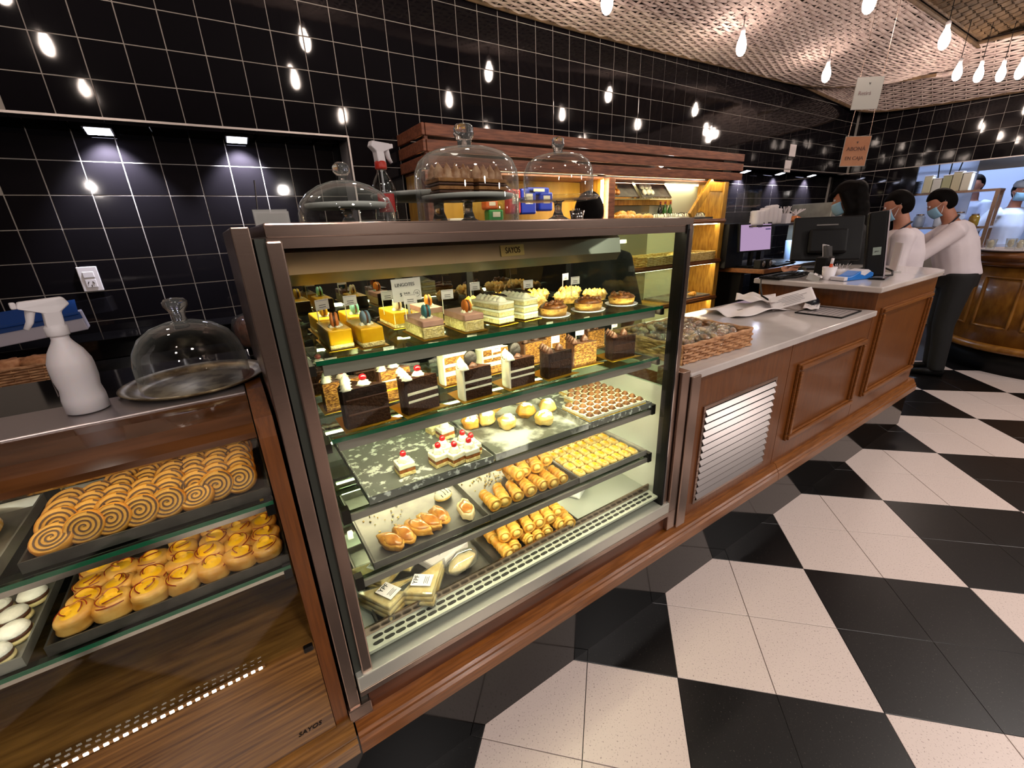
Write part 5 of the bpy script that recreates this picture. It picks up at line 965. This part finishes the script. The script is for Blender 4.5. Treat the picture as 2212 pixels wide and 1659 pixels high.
# prep corner under the shelf (lit by an added bluish fill lamp)
t = thing('prep_counter', 'steel prep counter below the steel shelf', 'counter', (0, 0, 0)); B().b6(5.65, 7.6, 1.35, 1.95, .0, .90).obj('body', mat('prep_steel', '6f7884', .35, .8), t); B().b6(5.65, 7.6, 1.33, 1.95, .90, .93).obj('top', STEELX, t)
BLUEW = mat('blue_white_plastic', 'b4c8e6', .35)
for i, (x, y, r, h_) in enumerate(((5.74, 1.50, .06, .20), (5.88, 1.42, .05, .16), (5.90, 1.72, .08, .24), (6.02, 1.46, .05, .2))):
    t = thing('plastic_jug', ['white plastic jug at left on the prep counter', 'small white jug on the prep counter', 'tall white bucket on the prep counter', 'white jug at right on the prep counter'][i], 'jug', (x, y, .931), 0, 'prep jugs'); B().lathe([(r * .8, 0), (r, h_), (r * .94, h_), (r * .75, .006)], 22, caps=False).obj('jug', BLUEW, t, True); B().tube([(r, 0, h_ * .85), (r * 1.5, 0, h_ * .75), (r * 1.45, 0, h_ * .35), (r * .92, 0, h_ * .3)], .009, 8).obj('handle', BLUEW, t, True)
lamp('prep_work_light', 'AREA', (6.0, 1.62, 1.345), 14, (.55, .72, 1), .9, (0, 0, 0), sy=.25)
t = thing('ice_machine', 'pale steel ice machine with vent holes behind the dark-haired woman', 'machine', (6.45, 1.66, .931)); B().b6(-.30, .42, -.20, .26, .0, .66).obj('cabinet', mat('worn_steel', '9a9788', .4, .6, c2='b5b2a2', scale=8), t, bev=.01); B().b6(.42, .60, -.20, .26, .0, .66).obj('side_hopper', STEELD, t, bev=.01); sm2 = B().lathe([(.013, 0), (.013, .003)], 10).mesh('vent_hole'); sm2.materials.append(BLACKM)
for r in range(5):
    for c in range(5): ob('vent_hole', sm2, None, t, (-.25 + c * .036 + (r % 2) * .018, -.2005, .18 + r * .034), (PI / 2, 0, 0))
B().box((.50, -.205, .35), (.14, .004, .06)).obj('notice', PAPER, t); B().box((.40, -.204, .50), (.012, .006, .012)).box((.40, -.204, .40), (.012, .006, .012)).obj('indicator', glow('indicator_amber', 'ff9a3a', 6), t)
for i, (z, lb) in enumerate(((2.205, 'upper small white notice on the black wall'), (2.03, 'lower small white notice on the black wall'))): t = tag(B().box((6.05 - .06 * i, YW - .003, z), (.15, .003, .13)).obj('notice', PAPER), lb, 'notice', 'wall notices')
# hanging signs
for i, (z, lb) in enumerate(((2.23, 'upper hanging acrylic sign, blank mauve face'), (1.87, 'lower hanging acrylic sign with orange face reading CAJA'))):
    t = thing('hanging_sign', lb, 'sign', (3.93, .52, z), 0, 'hanging signs', (0, .03, -.72)); B().box((0, 0, 0), (.165, .004, .19)).obj('panel', pane('sign_acrylic', 'd8c8c8', .08, .5, haze=.5) if i == 0 else mat('sign_orange', '9a5a2c', .5, c2='b0744a', scale=4), t)
    B().box((0, .001, 0), (.171, .003, .196)).obj('backing', ACRYL, t)
    for sx in (-.07, .07): B().tube([(sx, 0, .095), (sx * .9, 0, 3.4 - z if i == 0 else .27)], .0016, 5).obj('cord', STEEL, t)
    text('sign_mark', 'v', .03, LINEK, t, (0, -.004, .06), (PI / 2, 0, 0))
    if i == 0: text('sign_line', 'Retirá', .034, mat('sign_faint', '8a7474', .5), t, (-.02, -.004, .0), (PI / 2, 0, 0))
    else: text('sign_line', 'ABONÁ', .036, mat('sign_brown', '5a2c12', .5), t, (0, -.004, .015), (PI / 2, 0, 0)); text('sign_line', 'EN CAJA', .032, mat('sign_brown', '5a2c12', .5), t, (0, -.004, -.045), (PI / 2, 0, 0))
# ================================================================ round bar at right
rb = thing('round_bar', 'rounded wooden bar counter with dark base at the right edge', 'bar', (6.33, -.53, 0))
B().lathe([(.70, 0), (.70, .20)], 64).obj('plinth', BLACKM, rb, True); B().lathe([(.70, .2), (.76, .205), (.775, .23), (.755, .26), (.735, .27)], 64).obj('base_moulding', WOODR, rb, True); B().lathe([(.735, .27), (.735, .97)], 64).obj('body', WOODR, rb, True)
B().lathe([(.735, .95), (.80, .965), (.82, .985), (.79, 1.0), (.85, 1.02), (.865, 1.045), (.855, 1.07), (.82, 1.085), (.001, 1.09)], 64).obj('bar_top', mat('bar_top_wood', '5a3210', .22, c2='7a4a1c', scale=5, coat=.5), rb, True)
for k in range(7):
    a0 = PI * .62 + k * .5
    P = [(a0, .42), (a0 + .38, .42), (a0 + .38, .86), (a0, .86), (a0, .42)]; Q = []
    for (a, z), (c, d) in zip(P[:-1], P[1:]):
        for u in range(6): Q.append(((a + (c - a) * u / 6), z + (d - z) * u / 6))
    Q.append(P[-1]); B().tube([(.737 * math.cos(a), .737 * math.sin(a), z) for a, z in Q], .013, 8).obj('panel_moulding', WOODR, rb, True)
t = thing('glass_tray', 'white tray with glasses standing on the round bar', 'tray', (5.80, -.20, 1.091), .3); B().lathe([(.24, 0), (.27, .012), (.265, .013), (.235, .004), (.001, .004)], 40, caps=False).obj('tray', WHITEP, t, True)
for i, (x, y) in enumerate(((5.72, -.02), (5.85, -.12), (5.70, -.20), (5.86, -.30))):
    g_ = thing('tumbler', ['tumbler with folded napkin at the back of the bar tray', 'tumbler in the middle of the bar tray', 'tumbler at the front left of the bar tray', 'tumbler at the right of the bar tray'][i], 'glass', (x, y, 1.0955), 0, 'tumblers'); B().lathe([(.028, 0), (.036, .09), (.034, .09), (.026, .006)], 22, caps=False).obj('glass', DOME, g_, True); B().ball((0, 0, .05), (.024, .022, .035), 10, 7, bump_fn(i)).obj('napkin', mat('cream_napkin', 'd8cdb8', .8), g_, True)
# ================================================================ people
SKIN = mat('skin', 'a8705a', .5, c2='b57d66', scale=12, sss=.15); HAIR = mat('black_hair', '060404', .5, c2='0c0807', scale=60, stretch=(30, 30, 1), bump=.3, spec=.05)
SHIRT = mat('white_shirt', 'd2c6cc', .75, c2='ded2d6', scale=5, bump=.25, bscale=9); TROU = mat('black_trousers', '0a090b', .8); MASK = mat('blue_mask', '86b4d4', .7); NAVY = mat('navy_cloth', '0e1426', .8); DARKC = mat('dark_cloth', '120f10', .85)
KSHIRT = mat('kitchen_whites', 'b0b8cc', .8, c2='bcc4d6', scale=6, bump=.2)
def remeshed(b, name, m, parent, vox, sm=3):
    o = ob('tmp', b.mesh('tmp', True), m); q = o.modifiers.new('r', 'REMESH'); q.mode = 'VOXEL'; q.voxel_size = vox; q.use_smooth_shade = True
    q = o.modifiers.new('s', 'SMOOTH'); q.factor = .5; q.iterations = sm
    bpy.context.view_layer.update(); me = bpy.data.meshes.new_from_object(o.evaluated_get(bpy.context.evaluated_depsgraph_get())); bpy.data.objects.remove(o); me.name = name
    me.materials.clear(); me.materials.append(m); return ob(name, me, None, parent)
def person(label, loc, rz, H=1.66, lean=.1, nod=.3, arms=None, shirt=SHIRT, trou=TROU, hair='short', mask=True, cap=None, apron=None, vox=.011, turn=0):
    t = thing('person', label, 'person', loc, rz); k = H / 1.70; V = lambda x, y, z: Vector((x, y, z)) * k
    ul = Vector((0, -math.sin(lean), math.cos(lean))); pel = V(0, 0, .93); chest = pel + ul * .30 * k; nb = pel + ul * .50 * k; hd = Vector((0, -math.sin(lean + nod * .5), math.cos(lean + nod * .5))); neck = nb + hd * .09 * k; hc = nb + hd * .205 * k + Vector((0, -.015 * k, 0))
    Rh = Euler((-0, 0, turn)).to_matrix() @ Euler((lean + nod - .0, 0, 0)).to_matrix()   # head frame, face towards -Y
    def Hd(x, y, z): return hc + Rh @ (Vector((x, y, z)) * k)
    arms = arms or {}
    sh = {s: nb + Vector((.175 * s * k, 0, 0)) - ul * .055 * k for s in (-1, 1)}
    el = {s: Vector(arms.get(s, ((.25 * s, -.02, 1.10), (.22 * s, -.14, .90)))[0]) * k for s in (-1, 1)}; wr = {s: Vector(arms.get(s, ((.25 * s, -.02, 1.10), (.22 * s, -.14, .90)))[1]) * k for s in (-1, 1)}
    body = B(); r = lambda *a: [x * k for x in a]
    body.tube([pel - Vector((0, 0, .04)), pel + ul * .12 * k, chest, nb - ul * .03 * k, nb + ul * .01 * k], r(.135, .125, .145, .12, .07), 14); body.tube([nb - ul * .03 * k, neck, hc - Rh @ Vector((0, -.0, .06)) * k], r(.062, .055, .05), 12)
    body.ball((0, 0, 0), (1, 1, 1), 22, 16); n = len(body.v) - (22 * 15 + 2)
    for i in range(n, len(body.v)):
        d = Vector(body.v[i]); q = Vector((d.x * .075, d.y * .093, d.z * .113)); 
        if d.z < -.2: q.x *= 1 - .35 * (-d.z - .2); q.y += -.012 * (-d.z - .2) - .004
        if d.y < -.6 and abs(d.x) < .5 and .0 < d.z < .3: q.y += .006
        body.v[i] = tuple(hc + Rh @ (q * k))
    body.tube([Hd(0, -.088, .02), Hd(0, -.103, -.012), Hd(0, -.094, -.028)], r(.009, .014, .011), 8)
    for s in (-1, 1): body.ball(Hd(.077 * s, .008, -.005), (.009 * k, .02 * k, .03 * k), 8, 6)
    body.tube([Hd(-.022, -.090, -.055), Hd(0, -.096, -.055), Hd(.022, -.090, -.055)], r(.006, .008, .006), 6)
    for s in (-1, 1):
        body.tube([sh[s] - Vector((.05 * s * k, 0, 0)), sh[s], (sh[s] + el[s]) / 2, el[s]], r(.06, .056, .047, .040), 10); body.tube([el[s], (el[s] * .6 + wr[s] * .4), wr[s]], r(.040, .037, .026), 10)
        d = (wr[s] - el[s]).normalized(); side = d.cross(Vector((0, 0, 1))).normalized() * s; dn = d.cross(side).normalized(); palm = wr[s] + d * .055 * k
        body.tube([wr[s], wr[s] + d * .035 * k, wr[s] + d * .085 * k], r(.024, .034, .033), 10, flat=.6)
        for f in range(4):
            o_ = side * (-.026 + .0175 * f) * k; L = (.062, .072, .068, .052)[f] * k; p0 = palm + d * .02 * k + o_; body.tube([p0, p0 + d * L * .5, p0 + d * L * .78 - dn * .018 * k * s, p0 + d * L * .85 - dn * .04 * k * s], r(.0098, .0095, .009, .0085), 8)
        body.tube([wr[s] + d * .03 * k + side * -.02 * k, wr[s] + d * .06 * k + side * -.048 * k, wr[s] + d * .095 * k + side * -.05 * k], r(.012, .011, .009), 8)
        hip = pel + Vector((.09 * s * k, 0, -.03 * k)); kn = V(.10 * s, -.02, .50); an = V(.11 * s, .02, .09)
        body.tube([hip, kn, V(.105 * s, .0, .34), an], r(.088, .060, .056, .040), 12); body.tube([an + V(0, .03, -.03), an + V(0, -.05, -.045), an + V(0, -.15, -.06)], r(.04, .042, .03), 10, flat=.8)
    remeshed(body, 'body', SKIN, t, vox)
    c = B(); c.tube([pel + ul * .0, pel + ul * .12 * k, chest, nb - ul * .05 * k, nb + ul * .012 * k], r(.165, .158, .168, .142, .085), 16)
    slv = .55 if arms.get('short', True) else .96
    for s in (-1, 1):
        pts = [sh[s] - Vector((.05 * s * k, 0, 0)), sh[s], (sh[s] + el[s]) / 2, el[s]] if slv < .9 else [sh[s] - Vector((.05 * s * k, 0, 0)), sh[s], (sh[s] + el[s]) / 2, el[s], (el[s] + wr[s]) / 2, wr[s]]
        c.tube(pts, r(.085, .078, .068, .064) if slv < .9 else r(.085, .078, .066, .058, .052, .042), 12)
    remeshed(c, 'shirt', shirt, t, .014, 2)
    c = B()
    for s in (-1, 1): hip = pel + Vector((.09 * s * k, 0, 0)); c.tube([hip + Vector((0, 0, .05)), hip, V(.10 * s, -.02, .50), V(.105 * s, .0, .34), V(.11 * s, .02, .06)], r(.112, .112, .082, .074, .066), 12)
    c.tube([pel + Vector((0, 0, -.08)), pel + ul * .05 * k], r(.15, .168), 14); remeshed(c, 'trousers', trou, t, .016, 2)
    for s in (-1, 1): an = V(.11 * s, .02, .05); B().tube([an + V(0, .06, -.01), an + V(0, -.06, -.012), an + V(0, -.17, -.022)], r(.045, .048, .036), 10, flat=.75).obj('shoe', BLACKM, t, True)
    hb = B(); hb.ball((0, 0, 0), (1, 1, 1), 24, 18); 
    for i in range(len(hb.v)):
        d = Vector(hb.v[i]); q = Vector((d.x * .085, d.y * .103 + .008, d.z * .120 + .012))
        front = d.y < .1
        if d.y < -.15 and d.z < .38: q.y = max(q.y, -.02); q.x *= .88; q.z = max(q.z, -.02)
        elif d.z < -.25: q.z = max(q.z, -.088); q.x *= .92
        hb.v[i] = tuple(hc + Rh @ (q * k))
    if hair == 'long':
        for j in range(9): u = j / 8; hb.ball(tuple(hc + Vector((rnd(-.01, .01), .045 + .05 * math.sin(u * 2.2), .04 - .50 * u)) * k), ((.095 + .04 * math.sin(u * PI)) * k, (.075 + .02 * u) * k, .09 * k), 14, 9)
        for s in (-1, 1): hb.tube([Hd(.07 * s, -.02, .06), Hd(.088 * s, -.01, -.08), hc + Vector((.10 * s, .0, -.28)) * k], r(.03, .036, .02), 10)
        hb.tube([Hd(-.05, -.075, .07), Hd(0, -.092, .06), Hd(.05, -.075, .07)], r(.02, .024, .02), 8)
    remeshed(hb, 'hair', HAIR, t, .009, 2)
    for s in (-1, 1): e_ = B().ball(Hd(.031 * s, -.081, .022), (.011 * k, .008 * k, .009 * k), 10, 7).obj('eye', WHITEP, t, True); B().ball(Hd(.031 * s, -.0885, .022), (.0048 * k, .003 * k, .0048 * k), 8, 6).obj('iris', BLACKM, e_, True)
    if mask:
        g_ = B().grid(lambda u, v: Hd((.082 + .004 * math.sin(v * PI)) * math.sin((u - .5) * 2.3), -.012 - .103 * math.cos((u - .5) * 2.3) * (1 - .12 * (v - .45) ** 2 * 4) , -.002 - .095 * v), 14, 8).obj('mask', MASK, t, True, solid=.003)
        for s in (-1, 1): B().tube([Hd(.072 * s, -.05, -.01), Hd(.082 * s, .02, .01), Hd(.072 * s, -.045, -.07)], .0022 * k, 5).obj('mask_strap', PAPER, g_)
    if cap: B().lathe([(.088 * k, 0), (.092 * k, .02 * k), (.080 * k, .055 * k), (.04 * k, .075 * k), (.002, .078 * k)], 22).obj('cap', cap, t, True, tuple(Hd(0, .01, .045)), (lean + nod, 0, 0))
    if shirt is SHIRT: B().tube([nb + Rh @ Vector((.078 * math.cos(a), .07 * math.sin(a), .022 + .018 * math.sin(a))) * k for a in [2 * PI * i / 24 for i in range(25)]], .007 * k, 6).obj('collar_trim', NAVY, t, True)
    if apron: B().grid(lambda u, v: (Vector((.19 * math.sin((u - .5) * 2.4), -.02 - .19 * math.cos((u - .5) * 2.4), .95 - .50 * v)) * k), 14, 10).obj('apron', apron, t, True, solid=.004)
    return t
person('woman with long black hair and blue mask behind the cashier monitors', (3.968, .385, 0), -2.75, 1.63, .12, .30, {-1: ((-.24, -.12, 1.10), (-.12, -.36, 1.08)), 1: ((.24, -.12, 1.10), (.12, -.36, 1.08)), 'short': False}, DARKC, TROU, 'long')
person('waiter in short-sleeved white shirt and blue mask, looking down', (4.47, .236, 0), -2.8, 1.56, .10, .35, {-1: ((-.25, -.06, 1.08), (-.16, -.30, .98)), 1: ((.25, -.06, 1.06), (.20, -.20, .84))})
person('waiter in white shirt stooping forward with arm stretched out', (5.31, .05, 0), -2.75, 1.61, .30, .35, {-1: ((-.25, -.40, 1.12), (-.16, -.62, .98)), 1: ((.25, -.38, 1.10), (.16, -.60, .98)), 'short': False})
person('dark-haired person half hidden behind the cake case', (1.489, .693, 0), 2.4, 1.566, .16, .30, None, DARKC, TROU, 'short', False)
person('kitchen worker turning aside behind the pass shelf', (9.04, .85, 0), -1.9, 1.835, .02, .1, {-1: ((-.26, -.1, 1.16), (-.15, -.34, 1.16)), 1: ((.26, -.1, 1.16), (.15, -.34, 1.16))}, KSHIRT, KSHIRT, 'short', False)
person('kitchen worker in whites with pale cap and hand at the waist', (8.456, .352, 0), -.9, 1.706, .05, .2, {-1: ((-.34, .05, 1.14), (-.20, -.12, 1.02)), 1: ((.30, -.1, 1.14), (.12, -.30, 1.12))}, KSHIRT, KSHIRT, 'short', True, mat('grey_cap', '9aa0aa', .7), NAVY)
person('kitchen worker in whites bending at the far right edge', (8.5, -.22, 0), -.6, 1.66, .30, .3, {-1: ((-.28, -.25, 1.12), (-.15, -.48, 1.05)), 1: ((.28, -.25, 1.12), (.15, -.48, 1.05))}, KSHIRT, NAVY, 'short', True)
# ================================================================ kitchen seen through the pass
KW = mat('kitchen_white_wall', 'c2cbe2', .5)
struct(B().b6(10.2, 10.3, -4, 3, 0, 3).obj('wall_kitchen', KW)); struct(B().b6(7.8, 10.3, 2.0, 2.1, 0, 3).obj('wall_kitchen_side', KW))
t = thing('splashback', 'bright white splashback panel behind the hanging utensils', 'panel', (8.55, 0, 0)); B().b6(0, .03, .78, 1.42, 1.2, 2.12).obj('panel', mat('splash_white', 'cfd8f0', .4), t); B().b6(-.01, .04, .76, 1.44, 2.12, 2.14).obj('frame', STEEL, t)
for i, (y, z, r) in enumerate(((1.16, 1.80, .03), (1.03, 1.86, .025), (.93, 1.80, .045))):
    t = thing('hanging_utensil', ['black ladle hanging left in the kitchen', 'small black whisk hanging in the middle', 'dark strainer hanging right in the kitchen'][i], 'utensil', (8.42, y, 2.05), 0, 'hanging utensils', (.12 * (i - 1), 0, 0)); B().tube([(0, 0, 0), (0, 0, z - 2.05)], .007, 6).obj('shaft', BLACKM, t); B().ball((0, 0, z - 2.07), (.012, r, r * 1.2), 12, 8).obj('head', BLACKM, t, True)
tag(B().b6(8.41, 8.43, .6, 1.5, 2.045, 2.06).obj('utensil_rail', STEEL), 'steel rail the kitchen utensils hang from', 'rail')
ks = thing('pass_shelf', 'steel pass shelf unit in the kitchen opening', 'shelf unit', (0, 0, 0))
for z in (1.645, 1.22): B().b6(7.85, 8.10, .40, 1.36, z, z + .025).obj('board', STEELX, ks)
for y in (.42, 1.33):
    for x in (7.87, 8.08): B().b6(x - .018, x + .018, y - .018, y + .018, .93, 1.645).obj('upright', STEEL, ks)
B().b6(7.80, 8.12, -1.2, 1.6, .88, .93).obj('counter_slab', STEELX, ks); B().b6(7.85, 8.10, -1.2, 1.6, 0, .88).obj('counter_body', STEELD, ks)
for i in range(9): t = tag(B().lathe([(.05, 0), (.095, .010), (.097, .014), (.05, .008)], 22, (7.975, 1.27, 1.671 + i * .017)).obj('black_plate', BLACKM, smooth=True), ords[i] + ' black plate from the bottom of the kitchen stack', 'plate', 'stacked black plates')
for i, (y, h_, m_) in enumerate(((1.20, .20, 'c8c4a8'), (1.10, .16, 'd0cfc8'), (1.0, .19, 'a8a884'), (.90, .22, 'c0b89a'), (.80, .20, 'd8d2c0'))):
    t = thing('storage_tub', ['first', 'second', 'third', 'fourth', 'fifth'][i] + ' pale storage tub from the left on the pass shelf', 'tub', (7.975, y * .92, 1.671), 0, 'storage tubs'); B().box((0, 0, h_ / 2), (.12, .085, h_)).obj('tub', mat('tub_%d' % i, m_, .4), t, bev=.008); B().box((0, 0, h_ + .006), (.125, .09, .012)).obj('lid', WHITEP, t, bev=.003)
for i, (y, r, h_, m_) in enumerate(((.62, .05, .13, '8a6a20'), (.78, .06, .16, 'aebfdc'), (.98, .05, .12, 'c8d2e6'), (1.2, .06, .15, '9aaac6'))):
    t = thing('kitchen_jar', ['amber jar on the lower pass shelf', 'bluish jar beside the amber jar', 'white jar in the middle of the lower shelf', 'grey-blue jar at the left of the lower shelf'][i], 'jar', (7.975, y * .92, 1.246), 0, 'kitchen jars'); B().lathe([(r * .9, 0), (r, .01), (r, h_ * .8), (r * .7, h_)], 20).obj('jar', mat('jar_%d' % i, m_, .2), t, True); B().lathe([(r * .75, h_), (r * .75, h_ + .015)], 18).obj('lid', STEEL, t)
hd_ = thing('extractor_hood', 'dark steel extractor hood over the kitchen pass', 'hood', (0, 0, 0)); B().add([(8.2, -1.5, 2.0), (8.2, .70, 2.0), (9.6, .70, 2.0), (9.6, -1.5, 2.0), (8.6, -1.5, 2.6), (8.6, .70, 2.6), (9.6, .70, 2.6), (9.6, -1.5, 2.6)], [(3, 2, 1, 0), (4, 5, 6, 7), (0, 1, 5, 4), (1, 2, 6, 5), (2, 3, 7, 6), (3, 0, 4, 7)]).obj('canopy', STEELD, hd_); B().b6(8.18, 8.22, -1.5, .72, 1.90, 2.02).obj('lip', STEELD, hd_)
kl = thing('kitchen_tube_light', 'cool white tube light on the kitchen ceiling', 'light', (9.0, .9, 2.7)); B().b6(-.6, .6, -.06, .06, 0, .04).obj('housing', WHITEP, kl); B().b6(-.58, .58, -.04, .04, -.012, 0).obj('tube', glow('kitchen_tube', 'c8dcff', 150), kl)
kl = thing('kitchen_tube_light', 'second cool tube light further right in the kitchen', 'light', (7.98, -.3, 2.4)); B().b6(-.06, .06, -.7, .9, 0, .04).obj('housing', WHITEP, kl); B().tube([(0, -.5, .04), (0, -.5, .56)], .006, 6).obj('hanger', STEEL, kl); B().tube([(0, .7, .04), (0, .7, .56)], .006, 6).obj('hanger', STEEL, kl); B().b6(-.04, .04, -.68, .88, -.012, 0).obj('tube', glow('kitchen_tube', 'c8dcff', 150), kl)
struct(B().b6(7.8, 10.3, -4, 2.0, 2.95, 3.0).obj('ceiling_kitchen', KW))
# ================================================================ woven ceiling canopies
WOV = mat('pale_woven_cane', 'a8948e', .8, c2='c4b2aa', scale=14, bump=.2); WOVD = mat('dark_woven_cane', '4a3826', .8, c2='6a5238', scale=14, bump=.2)
def woven(name, label, surf, nu, nv, m, par_lab='canopy', rad=.010, amp=.010, gap_sheet=True):
    """surf(u,v)->point; nv strands run along u and weave over and under nu stakes"""
    t = thing(name, label, 'ceiling panel'); b = B(); e = 1e-3
    def nrm(u, v):
        a = Vector(surf(u + e, v)) - Vector(surf(u - e, v)); c = Vector(surf(u, v + e)) - Vector(surf(u, v - e)); n = a.cross(c); return n.normalized() if n.length > 0 else Vector((0, 0, 1))
    vs = []; fs = []
    for j in range(nv):
        v = (j + .5) / nv; jit = rnd(-.25, .25) / nv; N = nu * 2; base = len(vs)
        for i in range(N + 1):
            u = i / N; s = math.cos(PI * i / 2 + PI * (j % 2)) * amp; vv = v + jit * math.sin(u * 9 + j) * .6; p = Vector(surf(u, vv)); n = nrm(u, vv)
            q = Vector(surf(u, vv + .5 / nv)) - p; w_ = q * (.93 if i % 2 else .84)
            vs += [p + n * s - w_, p + n * (s + rad * .5), p + n * s + w_, p + n * (s - rad * .5)]
        for i in range(N):
            a = base + 4 * i
            for z in range(4): z2 = (z + 1) % 4; fs.append((a + z, a + 4 + z, a + 4 + z2, a + z2))
    b.add(vs, fs); stuff(b.obj('cane_weave', m, t))
    if gap_sheet: B().grid(lambda u, v: Vector(surf(u, v)) + Vector((0, 0, .03)), 60, 16).obj('lining', mat('canopy_lining', '33241c', .9), t, True)  # brown sheet added above the weave to make its gaps dark
    b = B()
    for i in range(nu + 1): b.tube([surf(i / nu, k / 12) for k in range(13)], rad * .55, 5)
    stuff(b.obj('cane_stake', m, t))
    B().tube([surf(k / 60, 0) for k in range(61)], rad * 1.3, 7).obj('edge_rod', WOVD, t); B().tube([surf(k / 60, 1) for k in range(61)], rad * 1.3, 7).obj('edge_rod', WOVD, t)
    return t
def surfA(u, v):
    # long canopy band along the back wall; v=0 wall edge, v=1 room edge; its right end turns towards the room and closes to a point
    x0 = -1.6; xa = x0 + (6.3 - x0) * u; y0 = 1.945; y1 = .76
    if u > .86: q = (u - .86) / .14; xa = 5.19 + (1.72 + .40 * v) * q ** .85; y0 = 1.945 - .55 * q ** 2.4 - .38 * q ** 6
    y = y0 + (y1 - y0) * v; return (xa + .0 * v, y, 2.835 + .20 * v ** 1.3 - .05 * math.sin(PI * v) + .02 * math.sin(u * 9))
woven('woven_canopy', 'large pale woven cane canopy along the back wall', surfA, 84, 40, WOV, rad=.014, amp=.0065)
def surfB(u, v):
    P = [(5.9, 1.96, 2.88), (6.9, 1.94, 2.80), (7.5, 1.80, 2.72), (7.70, 1.2, 2.68), (7.72, .4, 2.65), (7.72, -.5, 2.62), (7.72, -1.6, 2.6)]; f = max(0, min(u, 1)) * (len(P) - 1); i = min(int(f), len(P) - 2); q = f - i
    def cr(k): a, b_, c, d = [P[max(0, min(len(P) - 1, i + z))][k] for z in (-1, 0, 1, 2)]; return .5 * (2 * b_ + (c - a) * q + (2 * a - 5 * b_ + 4 * c - d) * q * q + (3 * b_ - a - 3 * c + d) * q ** 3)
    x, y, z = cr(0), cr(1), cr(2); return (x - .75 * v, y - .18 * v * (1 - u), z + .40 * v)
woven('woven_canopy', 'lower woven cane canopy over the right-hand tiled wall', surfB, 46, 24, WOV, rad=.013, amp=.0065)
def surfC(u, v): return (2.6 + 5.4 * u, .74 - 1.9 * v, 3.09 + .12 * math.sin(PI * v))
woven('woven_canopy', 'dark open-weave canopy at the upper right', surfC, 80, 30, WOVD, rad=.010, amp=.012, gap_sheet=False)
# ================================================================ hanging bulbs
BULB = glow('lit_bulb', 'ffe8d8', 85)
bm = {}
def bulb(x, y, z, label, ceil=3.4):
    t = thing('pendant_bulb', label, 'lamp', (x, y, z), 0, 'hanging bulbs')
    B().lathe([(.004, -.075), (.016, -.07), (.028, -.055), (.034, -.03), (.035, -.012), (.031, .012), (.022, .04), (.015, .06), (.013, .068)], 16).obj('bulb', BULB, t, True)
    B().lathe([(.016, .066), (.017, .10), (.012, .108), (.005, .112)], 12).obj('socket', WHITEP, t, True); B().tube([(0, 0, .108), (0, 0, ceil - z)], .0028, 6).obj('cord', BLACKM, t); return t
def zz(y): v = (1.945 - y) / 1.185; return 2.835 + .20 * max(v, 0) ** 1.3 - .04
for x, y, lb in ((-.7, 1.29, 'hanging bulb over the niche, out at the far left'), (.73, 1.29, 'hanging bulb above the cake case, wall row'), (2.16, 1.29, 'hanging bulb cut by the top edge of the picture'), (3.59, 1.29, 'hanging bulb on a long cord above the hutch crown'), (5.02, 1.29, 'hanging bulb just above the upper sign'), (-.7, .5, 'hanging bulb over the pastry cabinet'), (.76, .5, 'hanging bulb above the cake case, room row'), (2.2, .5, 'hanging bulb above the marble counter'), (3.63, .5, 'hanging bulb at the top edge, right of centre'), (4.95, .46, 'hanging bulb in front of the dark open weave')): bulb(x, y, 2.69, lb, zz(y) if y > .6 else 3.10)
for x, y, lb in ((6.22, .66, 'leftmost bulb of the far right cluster'), (6.51, .57, 'second bulb of the far right cluster'), (6.71, .455, 'third, smaller looking bulb of the far right cluster'), (6.78, .34, 'rightmost bulb of the far cluster, at the picture edge')): bulb(x, y, 2.69, lb, 3.10)
for x, y, lb in ((-.7, -.9, 'bulb hanging behind the viewer, left'), (1.5, -.9, 'bulb hanging over the shop floor'), (3.4, -.9, 'bulb hanging over the shop floor, further right'), (5.2, -.9, 'bulb hanging over the shop floor, far right')): bulb(x, y, 2.75, lb)
